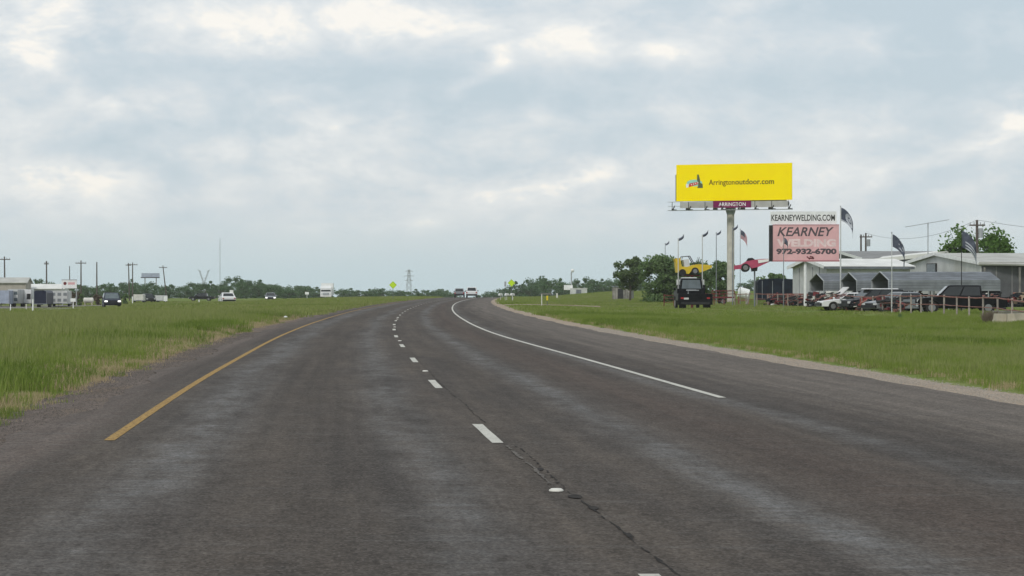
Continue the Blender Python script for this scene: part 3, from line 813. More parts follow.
# emblem: teal oval, red ribbon with white letters and an upright grey figure
n = 20
f = MB(); f.add([(-4.75 + .95 * math.cos(2 * math.pi * k / n), -.094, zc - .02 + .40 * math.sin(2 * math.pi * k / n)) for k in range(n)], [tuple(range(n))]); obj('emblem', f, 'logo_teal', face)
f = MB(); f.add([(-5.45, -.098, zc - .50), (-4.1, -.098, zc - .12), (-4.05, -.098, zc + .16), (-5.35, -.098, zc - .08)], [(0, 1, 2, 3)]); rib = obj('ribbon', f, 'logo_red', face)
f = MB(); f.add([(-5.75, -.096, zc - .55), (-5.50, -.096, zc - .55), (-5.45, -.096, zc - .1), (-5.80, -.096, zc - .15)], [(0, 1, 2, 3)]); obj('ribbon_end', f, 'white_ink', face)
f = MB()
f.add([(-4.42, -.102, zc - .62), (-3.72, -.102, zc - .62), (-3.74, -.102, zc - .16), (-4.05, -.102, zc - .02), (-4.06, -.102, zc + .35), (-4.22, -.102, zc + .98), (-4.42, -.102, zc + .96), (-4.44, -.102, zc + .30), (-4.30, -.102, zc + .05), (-4.28, -.102, zc - .30)], [tuple(range(10))])
obj('figure', f, 'logo_grey', face)
for k in range(4):
    f = MB(); f.add([(-5.18 + k * .26, -.104, zc - .30 + k * .07), (-5.06 + k * .26, -.104, zc - .27 + k * .07), (-5.06 + k * .26, -.104, zc - .13 + k * .07), (-5.18 + k * .26, -.104, zc - .16 + k * .07)], [(0, 1, 2, 3)]); obj('mark', f, 'white_ink', rib)
# back face of the V, set a little lower on the left
f = MB(); f.slab([(-hw - .22, .35, zc + 1.0), (hw - 1.5, 3.6, zc + 1.0), (hw - 1.5, 3.6, zc - hh), (-hw - .22, .35, zc - hh)], .15); obj('back_face', f, 'shade_wall', bb)
f = MB()
for k in range(7): f.box((-6.6 + k * 2.2, .35, zc), (.12, .5, 2 * hh - .2))
f.box((0, .45, zc + 1.2), (13.2, .16, .16)); f.box((0, .45, zc - 1.2), (13.2, .16, .16)); obj('frame', f, 'grey_metal', bb)
pole = MB(); pole.tube([(-.62, .9, -.3), (-.62, .9, zc - 3.6), (-.62, .9, zc - 2.3)], [.43, .43, .43], 20); obj('column', pole, 'concrete_pole', bb, smooth=False)
f = MB(); f.tube([(-.62, .9, zc - 3.75), (-.62, .9, zc - 3.2), (-.62, .9, zc - 2.6)], [.45, .62, .62], 16); obj('column_head', f, 'grey_metal', bb)
f = MB(); f.tube([(-6.4, .9, zc - 2.55), (6.4, .9, zc - 2.55)], .22, 10); obj('torsion_beam', f, 'grey_metal', bb)
# catwalk, its rails and the nameplate
zw = zc - hh - 1.12
f = MB(); f.box((-.3, -.75, zw), (14.9, .7, .07)); cw = obj('catwalk', f, 'grey_metal', bb)
for k in range(8):
    f = MB(); xx = -7.2 + k * 2.0
    f.box((xx, -.35, zw + .35), (.09, .9, .1), rx=.5); f.box((xx, -1.05, zw + .5), (.06, .06, 1.0)); f.box((xx, -.2, zw + .1), (.10, 1.9, .12)); obj('bracket', f, 'dark_metal', cw)
for zz in (.5, 1.0):
    f = MB(); f.tube([(-7.7, -1.05, zw + zz), (-5.9, -1.05, zw + zz)], .03, 6); obj('handrail', f, 'grey_metal', cw)
f = MB(); f.box((0, -.12, zc - hh - .46), (13.0, .06, .72)); obj('apron', f, 'roof_pale', bb)
f = MB(); f.box((-.15, -.24, zc - hh - .44), (4.55, .08, .82)); npl = obj('nameplate', f, 'purple', bb)
lettering('ARRINGTON', (-1.75, zc - hh - .66, 1.5, zc - hh - .22), 'white_ink', npl, -.29, bold=.01)
for k in range(4):
    f = MB(); xx = -5 + k * 3.3
    f.tube([(xx, -.9, zw + .05), (xx, -1.9, zw + .1)], .04, 6); lp = obj('lamp_arm', f, 'grey_metal', bb)
    f = MB(); f.box((xx, -2.0, zw + .12), (.5, .3, .16), rx=.4); obj('lamp', f, 'dark_metal', lp)

# ---------------------------------------------------------------- the pink welding sign
d = 200.0
x, y = corner(805.3, d); zb0 = zter(x, y)
ws = thing('business_sign', 'faded pink welding company sign with white web address board on top', 'sign', (x, y, zb0), R(-3))
s = d / F
def sx(px): return (px - 805.3) * s
def sz(row): return zrow(row, d) - zb0
f = MB(); f.box(((sx(773) + sx(838.6)) / 2, 0, (sz(225.2) + sz(260.4)) / 2), (sx(838.6) - sx(773), .5, sz(225.2) - sz(260.4))); pf = obj('face', f, 'pink_board', ws)
f = MB(); f.box((sx(771), .12, (sz(225.2) + sz(261.5)) / 2), (.28, .7, sz(225.2) - sz(261.5))); obj('side_frame', f, 'dark_metal', ws)
f = MB(); f.box(((sx(773) + sx(838.6)) / 2, 0, sz(260.9)), (sx(838.6) - sx(773) + .08, .56, .12)); obj('bottom_frame', f, 'pink_dark', ws)
f = MB(); f.box(((sx(773) + sx(838.6)) / 2, 0, sz(224.9)), (sx(838.6) - sx(773) + .04, .54, .06)); obj('top_frame', f, 'pink_dark', ws)
lettering('KEARNEY', (sx(777.3), sz(236.2), sx(833.5), sz(227.2)), 'ink_faded', pf, -.256, shear=.28, bold=.02)
lettering('WELDING', (sx(776.6), sz(246.9), sx(835.5), sz(239.0)), 'pale_pink', pf, -.256, bold=.055)
lettering('972-932-6700', (sx(776.2), sz(254.4), sx(836.2), sz(248.4)), 'ink_faded', pf, -.256, bold=.055)
f = MB(); zz = sz(258.4)
for (a, b, w) in (((sx(806.5), zz + .16), (sx(809.6), zz - .08), .05), ((sx(809.0), zz + .02), (sx(813.5), zz - .02), .06), ((sx(809.5), zz + .17), (sx(813), zz + .10), .05), ((sx(812.2), zz + .14), (sx(813.6), zz - .04), .05)):
    dx, dz = b[0] - a[0], b[1] - a[1]; l = math.hypot(dx, dz); nx, nz = -dz / l * w, dx / l * w
    f.add([(a[0] + nx, -.256, a[1] + nz), (b[0] + nx, -.256, b[1] + nz), (b[0] - nx, -.256, b[1] - nz), (a[0] - nx, -.256, a[1] - nz)], [(0, 1, 2, 3)])
obj('emblem', f, 'maroon', pf)
f = MB(); f.box(((sx(770.6) + sx(836.4)) / 2, .1, (sz(211.4) + sz(224.2)) / 2), (sx(836.4) - sx(770.6), .12, sz(211.4) - sz(224.2))); wb = obj('top_board', f, 'white_paint', ws)
lettering('KEARNEYWELDING.COM', (sx(771.6), sz(220.9), sx(834.8), sz(214.6)), 'ink', wb, .036, bold=.018)
f = MB(); f.tube([(0, .1, -.3), (0, .1, sz(226))], .13, 12); obj('post', f, 'white_paint', ws)
for px in (776, 831):
    f = MB(); f.box((sx(px), .22, sz(224.8)), (.08, .08, 2.0)); obj('board_strut', f, 'grey_metal', ws)

# ---------------------------------------------------------------- flags
def flag_mb(Lx, Hh, droop, tilt=0.0, nx=12, ny=8, wav=.10, slot=None, taper=1.0, seed=0, ragged=0.0):
    """cloth fixed along the pole at x=0 from z=0 down to -Hh, flying to +x"""
    mb = MB(); r = np.random.default_rng(seed)
    for j in range(ny + 1):
        t = j / ny
        for i in range(nx + 1):
            sfr = i / nx
            l = sfr * Lx * (1 - ragged * r.random() * (i == nx))
            hgt = Hh * (1 - (1 - taper) * sfr)
            ang = droop * (.35 + .65 * sfr)
            xx = l * math.cos(ang); zz = -t * hgt - l * math.sin(ang) + tilt * l
            yy = wav * sfr * math.sin(sfr * 7 + t * 1.5 + seed) + .03 * math.sin(t * 5 + seed)
            mb.v.append((xx + .05, yy, zz))
    for j in range(ny):
        for i in range(nx):
            a = j * (nx + 1) + i
            mb.f.append((a, a + 1, a + nx + 2, a + nx + 1)); mb.m.append(slot((i + .5) / nx, (j + .5) / ny) if slot else 0)
    return mb
def flagpole(name, label, px, d, ztop, rad, flag, mats, polem='white_metal', group=None):
    x, y = corner(px, d); z0 = zter(x, y)
    t = thing(name, label, 'flagpole', (x, y, z0), 0, group)
    f = MB(); f.tube([(0, 0, -.2), (0, 0, (ztop - z0) * .5), (0, 0, ztop - z0)], [rad, rad * .85, rad * .6], 8); obj('pole', f, polem, t)
    f = MB(); f.tube([(0, 0, ztop - z0), (0, 0, ztop - z0 + .05), (0, 0, ztop - z0 + .09)], [.03, .05, .02], 8); obj('finial', f, 'galv_light', t)
    fo = obj('flag', flag, mats, t, smooth=True, recalc=False); fo.location = (0, 0, ztop - z0 - .04)
    md = fo.modifiers.new('thickness', 'SOLIDIFY'); md.thickness = .012
    return t
rag = lambda s: flag_mb(.66, .22, -.72, .0, 8, 5, .07, None, 1.25, s, .3)
row = [(665.2, 300, 243.5, 'farthest small flagpole left of the black flatbed with a dark windblown flag'),
       (716.3, 249, 233.0, 'small flagpole with dark windblown flag just left of the billboard column'),
       (732.6, 229, 228.0, 'flagpole with dark windblown flag standing in front of the billboard column')]
for i, (px, d, rw, lab) in enumerate(row):
    flagpole('flagpole', lab, px, d, zrow(rw, d), .055, rag(i), ['flag_dark'], 'galv_light', 'poles with small dark flags along the yard')
def us(s_, t_): 
    if s_ < .42 and t_ < .55: return 0
    return 1 if int(t_ * 13) % 2 == 0 else 2
flagpole('flagpole', 'thin pole flying a limp red and white striped flag with blue corner', 740.2, 232, zrow(229.5, 232), .035, flag_mb(1.15, .85, 1.0, 0, 16, 13, .14, us, 1, 4), ['flag_dark', 'flag_red', 'flag_pale'], 'galv_light')
def ring(s_, t_):
    q = math.hypot((s_ - .5) * 1.5, t_ - .5)
    return 1 if .20 < q < .40 or q < .11 or t_ > .9 else 0
flagpole('flagpole', 'tallest white flagpole right of the pink sign with a round emblem flag', 840.6, 187, zrow(207, 187), .065, flag_mb(1.75, 1.05, 1.02, 0, 22, 18, .14, ring, .9, 5), ['flag_dark', 'flag_pale'])
def blotch(s_, t_):
    return 1 if (math.sin(s_ * 11 + t_ * 5) * math.sin(t_ * 13 - s_ * 4) > .45 and s_ > .25) else 0
flagpole('flagpole', 'slim pole in front of the carports with a drooping mottled dark flag', 891.8, 149, zrow(233.5, 149), .035, flag_mb(1.75, .80, 1.15, 0, 22, 18, .14, blotch, .9, 6), ['flag_dark', 'flag_pale'])
def stripe(s_, t_): return 1 if t_ > .45 and int(t_ * 11) % 2 == 0 and s_ > .12 else 0
flagpole('flagpole', 'dark pole above the black pickup with a black and white striped flag', 961.5, 158, zrow(230, 158), .035, flag_mb(1.75, 1.15, .98, 0, 22, 22, .14, stripe, .9, 7), ['flag_dark', 'flag_pale'], 'dark_metal')
flagpole('flagpole', 'thin pole in front of the pink sign with a small limp dark flag', 783.6, 192, zrow(237, 192), .04, flag_mb(.75, .5, 1.2, 0, 8, 6, .08, None, .8, 8), ['flag_dark'], 'galv_light')

# ---------------------------------------------------------------- utility poles, antenna and wires
def utility_pole(label, px, d, row_top, row_or_none=None, arm=2.4, lean=0.0, transformer=False, rad=.13, group='wooden utility poles', armrot=0.0):
    x, y = corner(px, d); z0 = zter(x, y); h = zrow(row_top, d) - z0
    t = thing('utility_pole', label, 'utility pole', (x, y, z0), 0, group)
    f = MB(); f.tube([(0, 0, -.4), (lean * h, 0, h)], [rad * 1.25, rad * .8], 8); obj('pole', f, 'wood_pole', t)
    if arm:
        f = MB(); f.box((lean * (h - .5), -.12, h - .5), (arm, .12, .14), rz=armrot); a = obj('crossarm', f, 'wood_pole', t)
        for k in (-.45, -.2, .2, .45):
            g = MB(); g.tube([(lean * h + k * arm * math.cos(armrot), -.12 + k * arm * math.sin(armrot), h - .43), (lean * h + k * arm * math.cos(armrot), -.12 + k * arm * math.sin(armrot), h - .22)], .05, 6); obj('insulator', g, 'grey_metal', a)
    if transformer:
        f = MB(); f.tube([(.35, -.05, h - 1.7), (.35, -.05, h - .8)], .22, 10); obj('transformer', f, 'grey_metal', t)
    return (x + lean * h, y, z0 + h)
utility_pole('bare dark pole behind the white shed, left of two', 861, 300, 234.5, arm=0)
p1 = utility_pole('dark pole with grey transformer behind the white shed, right of two', 865.8, 300, 233, arm=1.6, transformer=True)
p2 = utility_pole('utility pole with transformer cluster beside the tree at right', 977, 225, 220, arm=1.5, transformer=True, rad=.15)
x, y = corner(977, 225)
x, y = corner(928, 222); z0 = zter(x, y)
an = thing('antenna', 'tall tv antenna with a long tilted boom above the workshop roof', 'antenna', (x, y, z0))
h = zrow(222.5, 222) - z0
f = MB(); f.tube([(0, 0, 0), (0, 0, h)], .05, 6); obj('mast', f, 'grey_metal', an)
f = MB(); f.tube([(-2.15, 0, h - .42), (1.95, -.3, h + .26)], .035, 6); bm_ = obj('boom', f, 'grey_metal', an)
for k in range(9):
    q = -2.0 + k * .48; zz = h - .42 + (q + 2.15) * .166
    f = MB(); f.tube([(q, -.6 - .03 * k, zz), (q, .6 - .03 * k, zz)], .012, 5); obj('element', f, 'grey_metal', bm_)

def wire(pa, pb, label, sag=1.0, r_=.014):
    f = MB(); pa, pb = Vector(pa), Vector(pb); pts = []
    for k in range(13):
        t = k / 12; p = pa.lerp(pb, t); p.z -= sag * 4 * t * (1 - t); pts.append(p)
    f.tube(pts, r_, 4)
    return tag(obj('power_line', f, 'dark_metal'), label, 'power line')
wire(p1, p2, 'long power line sagging between the two transformer poles', 1.2)
wire(p2, (p2[0] + 34, p2[1] - 6, p2[2] + .2), 'power line running from the right transformer pole out of view', 1.6)
wire((p2[0] - .3, p2[1], p2[2] - .9), (bx2 - 2, by2 + 12, zter(bx2, by2) + 4.7), 'short service drop from the right pole to the workshop roof', .6, .014)

# ---------------------------------------------------------------- trees
def crown_mesh(name, seed, h, rx, z0, nclump, nleaf, size, material, sprays=0.0, flat=1.0):
    r = np.random.default_rng(seed)
    d = r.normal(size=(nclump, 3)); d /= np.linalg.norm(d, axis=1)[:, None]
    rad = r.uniform(.35, 1.0, nclump) ** .6
    hz = (h - z0) / 2
    c = d * rad[:, None] * np.array([rx * .82, rx * .82, hz * .82]) + np.array([0, 0, z0 + hz])
    c[:, 2] = np.maximum(c[:, 2], z0 + .1 * h * r.random(nclump))
    if z0 < .5: c[:nclump // 4, 2] = .22 * h * r.random(nclump // 4)
    cs = r.uniform(.16, .36, nclump) * rx * 1.15
    k = r.integers(0, nclump, nleaf)
    off = r.normal(size=(nleaf, 3)); off /= np.linalg.norm(off, axis=1)[:, None]
    off *= (r.uniform(0, 1, nleaf) ** .45)[:, None]
    p = c[k] + off * cs[k][:, None] * np.array([1, 1, .75])
    if sprays:                                           # loose upright shoots on the outside
        m = r.random(nleaf) < sprays
        p[m, 2] += r.uniform(0, .22 * h, m.sum()); p[m, :2] *= 1.04
    a = r.normal(size=(nleaf, 3)); a /= np.linalg.norm(a, axis=1)[:, None]
    b = np.cross(a, r.normal(size=(nleaf, 3))); b /= np.linalg.norm(b, axis=1)[:, None]
    s = size * r.uniform(.6, 1.35, nleaf)[:, None]
    v = np.stack([p - a * s * .5, p + b * s * .32, p + a * s * .5, p - b * s * .32], 1).reshape(-1, 3)
    v[:, 2] = np.maximum(v[:, 2], .05)
    me = bpy.data.meshes.new(name)
    me.from_pydata(v.tolist(), [], np.arange(nleaf * 4).reshape(-1, 4).tolist())
    me.materials.append(M[material]); me.update()
    return me
def tree(label, seed, loc, h, rx, z0, nclump, nleaf, size, material, trunk_r=.18, group=None, name='tree', cat='tree', sprays=0.0):
    t = thing(name, label, cat, loc, 0, group)
    r = random.Random(seed); f = MB()
    top = Vector((r.uniform(-.3, .3), r.uniform(-.3, .3), h * .72))
    mid = Vector((r.uniform(-.15, .15), r.uniform(-.15, .15), max(z0, h * .25)))
    f.tube([(0, 0, -.2), tuple(mid), tuple(top)], [trunk_r, trunk_r * .72, trunk_r * .2], 8)
    for k in range(6):
        a = r.uniform(0, 6.28); st = mid.lerp(top, r.uniform(0, .6)); q = rx * r.uniform(.5, .85)
        e = Vector((math.cos(a) * q, math.sin(a) * q, st.z + r.uniform(.12, .3) * h))
        f.tube([tuple(st), tuple(st.lerp(e, .5) + Vector((0, 0, -.04 * h))), tuple(e)], [trunk_r * .45, trunk_r * .3, trunk_r * .08], 6)
    obj('trunk', f, 'bark', t)
    o = bpy.data.objects.new('crown', crown_mesh('crown', seed, h, rx, z0, nclump, nleaf, size, material)); col.objects.link(o); o.parent = t
    if sprays: o.data = crown_mesh('crown', seed, h, rx, z0, nclump, nleaf, size, material, sprays)
    return t

def base(px, d): return at(px, d)
# trees of the yard
def yard_tree(label, px, d, row_top, wpx, **kw):
    b = base(px, d); h = zrow(row_top, d) - b[2]
    return tree(label, kw.pop('seed'), b, h, wpx * d / F / 2, kw.pop('z0', .12) * h, **kw)
yard_tree('large dense dark tree left of the billboard column behind the flagpoles', 664, 300, 249.5, 50, seed=11, nclump=70, nleaf=15000, size=.33, material='leaf_dark', z0=.0)
yard_tree('paler rounded tree behind the grey shack left of the dark tree', 630, 345, 252.5, 36, seed=12, nclump=34, nleaf=7000, size=.34, material='leaf_mid', z0=.18)
yard_tree('dark leafy tree behind the black flatbed and yellow car', 694, 312, 256, 44, seed=13, nclump=50, nleaf=10000, size=.33, material='leaf_dark', z0=.0)
yard_tree('dark bushy tree filling in left of the yellow raised car', 683, 306, 254.5, 30, seed=21, nclump=40, nleaf=8000, size=.33, material='leaf_dark', z0=.0)
yard_tree('dark tree directly behind the billboard column', 722, 318, 258, 34, seed=14, nclump=40, nleaf=8000, size=.33, material='leaf_dark', z0=.0)
yard_tree('low round dark tree above the dark tarp covered stack', 772, 330, 270, 34, seed=15, nclump=24, nleaf=3000, size=.42, material='leaf_dark', z0=.05)
yard_tree('bright green tree behind the workshop roof, left of the transformer pole', 958, 262, 232, 48, seed=16, nclump=34, nleaf=5200, size=.42, material='leaf_bright', z0=.25, sprays=.16)
yard_tree('bright green tree behind the workshop roof, right of the transformer pole', 996, 258, 232.5, 46, seed=17, nclump=30, nleaf=4600, size=.42, material='leaf_bright', z0=.25, sprays=.14)
yard_tree('small sparse shrub top beside the antenna mast', 922, 268, 249, 14, seed=18, nclump=8, nleaf=500, size=.35, material='leaf_mid', z0=.4, name='shrub', cat='shrub', trunk_r=.06)

# hazy rows of trees along the horizon
FAR = [tree('hazy dark green tree in the long far row left of the road', 40 + k, (0, 0, -200), 8.0, 3.9 + .5 * (k % 3), .1, 24 + 3 * k, 1900, .60, 'leaf_far', .16, 'far trees left of the road') for k in range(5)]
prof_left = [(14, 284), (28, 280), (40, 279), (52, 284), (64, 286), (78, 282.5), (86, 284), (96, 287), (106, 283.5), (114, 284), (124, 281), (133, 279), (142, 282), (152, 283.5), (160, 284), (172, 285), (181, 286), (190, 283), (200, 281.5), (210, 281), (219, 282), (228, 278.5), (237, 277), (246, 278.5), (254, 281), (261, 280), (268, 283), (276, 284.5), (284, 287.5), (292, 285), (300, 283.5), (308, 284.5), (316, 286.5), (330, 287), (341, 288), (350, 289), (359, 288.5), (368, 289.5), (377, 289), (386, 290.5), (396, 290), (405, 290.5), (414, 290), (424, 290.5), (433, 289), (441, 287.5), (449, 291.5)]
prof_right = [(484, 293), (493, 291.5), (501, 289), (510, 286.5), (518, 282.5), (526, 279.5), (535, 278), (543, 277.5), (551, 278), (560, 278), (567, 281), (577, 280), (586, 279), (595, 278), (604, 278.5), (612, 277.5), (622, 278), (640, 279), (744, 281), (756, 279), (788, 281)]
used = set(); rr = random.Random(5)
def far_tree(px, row, d, label, group):
    k = rr.randrange(5); b = at(px, d); h = max(3.0, (zrow(row, d) - b[2]) * 1.06)
    sc = h / 8.0
    if k not in used: o = FAR[k]; used.add(k); o.location = b; o['label'] = label; o['group'] = group
    else: o = dup(FAR[k], b, rr.uniform(0, 6.28), label, group)
    wsc = max(sc * rr.uniform(.72, 1.0), .9 * d / 900)
    o.scale = (wsc, wsc, sc); o.rotation_euler = (0, 0, rr.uniform(0, 6.28))
for px, row in prof_left:
    far_tree(px, row + rr.uniform(-1.3, .8), rr.uniform(700, 800) if px < 290 else rr.uniform(820, 980), 'hazy dark green tree in the long far row left of the road', 'far trees left of the road')
for px, row in prof_left[::2]:
    far_tree(px + 5, row + 2.4, rr.uniform(650, 690) if px < 290 else rr.uniform(780, 815), 'hazy dark green tree in the long far row left of the road', 'far trees left of the road')
for px, row in prof_right:
    far_tree(px, row + rr.uniform(-1, .8), rr.uniform(690, 760) if px > 505 else rr.uniform(900, 1000), 'hazy dark green tree in the far row right of the road', 'far trees right of the road')
for px, row in prof_right[3:-3:2]:
    far_tree(px + 4, row + 3.5, rr.uniform(660, 680), 'hazy dark green tree in the far row right of the road', 'far trees right of the road')

# ---------------------------------------------------------------- pipe fence of the yard
FP = [(664, 236), (700, 234), (735, 232), (768, 226), (800, 205), (830, 187), (865, 165), (900, 146), (935, 138), (970, 132), (1000, 119), (1024, 107), (1046, 99)]
def fp(px):
    for (a, da), (b, db) in zip(FP, FP[1:]):
        if px <= b:
            t = (px - a) / (b - a); xa, xb = (a - 512) * da / F, (b - 512) * db / F
            ya, yb = da, db
            # walk the straight stretch of fence until it crosses that column
            k = (px - 512) / F
            tt = (xa - k * ya) / ((xa - k * ya) - (xb - k * yb))
            return (xa + (xb - xa) * tt, ya + (yb - ya) * tt)
    return ((px - 512) * FP[-1][1] / F, FP[-1][1])
def fence(label, pxs, railm, postm, rails, hgt, pr):
    P = [fp(p) for p in pxs]; x0, y0 = P[0]; z0 = zter(x0, y0)
    t = thing('pipe_fence', label, 'fence', (x0, y0, z0))
    r = random.Random(int(pxs[0]))
    Q = [Vector((x - x0, y - y0, zter(x, y) - z0)) for x, y in P]
    for i, q in enumerate(Q):
        f = MB(); lx = r.uniform(-.03, .03); f.tube([q + Vector((0, 0, -.25)), q + Vector((lx, 0, hgt + r.uniform(-.02, .05)))], pr, 7); obj('post', f, postm, t)
    for rz_ in rails:
        for a, b in zip(Q, Q[1:]):
            f = MB(); z1 = Vector((0, 0, rz_ + r.uniform(-.015, .015))); m_ = (a + b) / 2 + z1 + Vector((0, 0, r.uniform(-.03, 0)))
            f.tube([a + z1, m_, b + z1], .038 if rz_ == rails[0] else .026, 6); obj('rail', f, railm, t)
    return t
fence('dark maroon pipe fence behind the flagpoles left of the pink sign', [664, 674, 684, 694, 704, 714, 724, 735], 'maroon', 'maroon', [1.15, .8, .45], 1.2, .05)
fence('rusty pipe fence with pale posts in front of the parked vehicles', [735, 746, 757, 768, 778, 788, 798, 809, 819, 830, 841, 852, 862, 873, 882.5, 891.5, 900.5, 911, 921, 931.8, 943.8, 956.8, 969.3, 983, 997.5, 1012, 1028, 1044], 'rust_pipe', 'pale_pipe', [1.12, .62], 1.16, .052)

# ---------------------------------------------------------------- vehicles of the yard
def place(px, d): return at(px, d)
car('pickup_truck', 'black crew cab pickup facing left behind the fence at the right', 'pickup', place(961, 152), R(180 - 4), 'black_paint', 'pickup', 5.75, 1.95, 1.86)
car('parked_car', 'silver sedan nosed between the white minivan and the black pickup', 'car', place(899, 158), R(180 + 24), 'car_silver', 'sedan', 4.7, 1.8, 1.42)
mv = car('minivan', 'dark minivan with white roof behind the fence before the third carport', 'minivan', place(873, 172), R(180 + 18), 'charcoal', 'van', 4.6, 1.85, 1.62)
f = MB(); f.box((-.55, 0, 1.635), (2.5, 1.25, .05), taper=.92); obj('roof_panel', f, 'car_white', mv)
wc = car('parked_car', 'old white car with lowered nose behind the fence, left of the minivan', 'car', place(846, 178), R(180 + 8), 'car_white', 'sedan', 4.3, 1.75, 1.35)
# another car behind it with its hood standing open
oc = car('parked_car', 'dark car with white raised hood behind the old white car', 'car', place(857, 186), R(180 + 10), 'charcoal', 'sedan', 4.5, 1.8, 1.42)
f = MB(); f.box((1.35, 0, 1.25), (1.25, 1.5, .06), ry=.75); obj('raised_hood', f, 'car_white', oc)

def machine(label, px, d, m1, rz=0):
    t = thing('farm_implement', label, 'machine', place(px, d), rz)
    f = MB(); f.box((0, 0, .55), (1.5, .5, .12)); f.box((-.5, 0, .75), (.14, .6, .6)); obj('frame', f, m1, t)
    f = MB(); f.tube([(-.7, 0, .7), (0, 0, 1.05), (.8, 0, .5)], .06, 6); obj('tongue', f, m1, t)
    f = MB(); f.box((.3, 0, .82), (.5, .45, .45), taper=.7); obj('engine', f, 'dark_metal', t)
    for sg in (-1, 1): add_wheel(t, .1, sg * .45, .28, .15)
    return t
machine('small red towed implement standing in front of the minivan', 869, 167.5, 'lamp_red', .4)
machine('small maroon towed implement beside the old white car', 884, 157, 'maroon', 1.0)

# flatbed truck seen from behind, with two flag masts on its headache rack
x, y, z = place(690.3, 210)
fb = car('flatbed_truck', 'black flatbed truck seen from behind on the grass below the yellow car', 'truck', (x, y, z), R(90 + 3), 'black_paint', 'flatbed', 6.6, 2.2, 2.78, glass='glass_pale')
f = MB(); f.box((-1.75, 0, 1.28), (3.3, 3.0, .22)); obj('flatbed_deck', f, 'black_paint', fb)
f = MB(); f.box((-3.40, 0, .86), (.10, 3.05, .86)); obj('rear_skirt', f, 'black_paint', fb)
f = MB(); f.box((-3.44, 0, .58), (.16, 2.5, .22)); obj('rear_bumper', f, 'dark_metal', fb)
for sg in (-1, 1):
    f = MB(); f.box((-3.46, sg * 1.15, 1.02), (.05, .26, .14)); obj('taillight', f, 'tail', fb)
    f = MB(); f.box((-3.1, sg * 1.08, .55), (.04, .62, .8)); obj('mud_flap', f, 'black_paint', fb)
    f = MB(); f.box((-1.7, sg * 1.43, 1.28), (3.3, .05, .26)); obj('side_rail', f, 'charcoal', fb)
f = MB(); f.box((-3.47, .80, .98), (.03, .42, .16)); obj('license_plate', f, 'lens', fb)
hr = MB()
for yy in (-1.05, -.55, 0, .55, 1.05): hr.box((-.35, yy, 1.75), (.07, .07, .8))
for zz in (1.5, 1.8, 2.15): hr.box((-.35, 0, zz), (.075, 2.5, .10))
hr.box((-.33, 0, 1.78), (.05, 2.55, .72))
obj('headache_rack', hr, 'charcoal', fb)
f = MB(); f.box((-.95, .1, 1.62), (.9, 2.5, .46)); tb = obj('tool_box', f, 'black_paint', fb)
f = MB(); f.box((-1.42, .1, 1.72), (.02, .9, .1)); obj('latch', f, 'chrome', tb)
f = MB(); f.tube([(-2.8, .55, 1.4), (-2.8, .55, 1.7), (-2.8, -.4, 1.7)], .05, 6); obj('winch_bar', f, 'grey_metal', fb)
for yy in (-1, 1):
    f = MB(); f.box((-.05, yy * 1.10, 2.38), (.5, .22, .56)); obj('side_fairing', f, 'white_paint', fb)
f = MB(); f.box((1.0, 0, 2.83), (.9, 1.3, .08)); obj('roof_rack', f, 'white_paint', fb)
for yy, rowt, sd in ((1.14, 238.8, 21), (-1.02, 235.0, 22)):
    ht = zrow(rowt, 211) - z
    f = MB(); f.tube([(-.45, yy, 1.3), (-.45, yy, ht)], .045, 7); pm_ = obj('flag_mast', f, 'white_metal', fb)
    fo = obj('flag', rag(sd), ['flag_dark'], pm_, smooth=True, recalc=False); fo.location = (-.45, yy, ht); fo.rotation_euler = (0, 0, R(-97))
    md = fo.modifiers.new('thickness', 'SOLIDIFY'); md.thickness = .012

# yellow stripped buggy on a post
d = 216.0; x, y, z = place(692, d); zb_ = zrow(275.5, d) - z
yc = thing('stunt_car', 'yellow stripped buggy body raised on a post above the black flatbed', 'car', (x, y, z), R(4))
def P2(px, row): return ((px - 692) * d / F, zrow(row, d) - z)
f = MB(); f.prism([P2(*p) for p in ((676, 272.5), (688, 274), (690, 271.5), (693, 269), (697, 270), (699, 272.6), (705, 270.5), (711, 267.8), (711.3, 265.6), (703, 264.8), (695, 264.5), (691, 265.6), (686, 267), (681, 266.5), (679, 258.6), (674.5, 259.3), (675, 264))], -.55, .55); yb = obj('body', f, 'yellow_car', yc)
f = MB(); f.prism([P2(*p) for p in ((673.5, 258.8), (679.5, 258), (680.2, 263), (675.5, 264))], -.58, .58); obj('tailgate', f, 'yellow_car', yc)
f = MB(); f.prism([P2(*p) for p in ((698, 264.2), (708, 265), (710.5, 266.8), (699, 267.4))], -.57, .57); obj('hood', f, 'yellow_car', yc)
for yy in (-.48, .48):
    f = MB(); f.tube([(*P2(680, 265.5),)[:1] + (yy,) + P2(680, 265.5)[1:], (P2(681.5, 256.8)[0], yy, P2(681.5, 256.8)[1]), (P2(689, 256.2)[0], yy, P2(689, 256.2)[1]), (P2(694, 264.8)[0], yy, P2(694, 264.8)[1])], .045, 7); obj('roll_bar', f, 'dark_metal', yc)
    f = MB(); f.tube([(P2(696, 264.8)[0], yy, P2(696, 264.8)[1]), (P2(698.5, 257.2)[0], yy, P2(698.5, 257.2)[1]), (P2(701, 264.8)[0], yy, P2(701, 264.8)[1])], .035, 7); obj('roll_bar', f, 'dark_metal', yc)
f = MB(); f.box((P2(686, 262)[0], 0, P2(686, 263.3)[1]), (.5, .9, .7), ry=-.15); obj('seat', f, 'lens', yc)
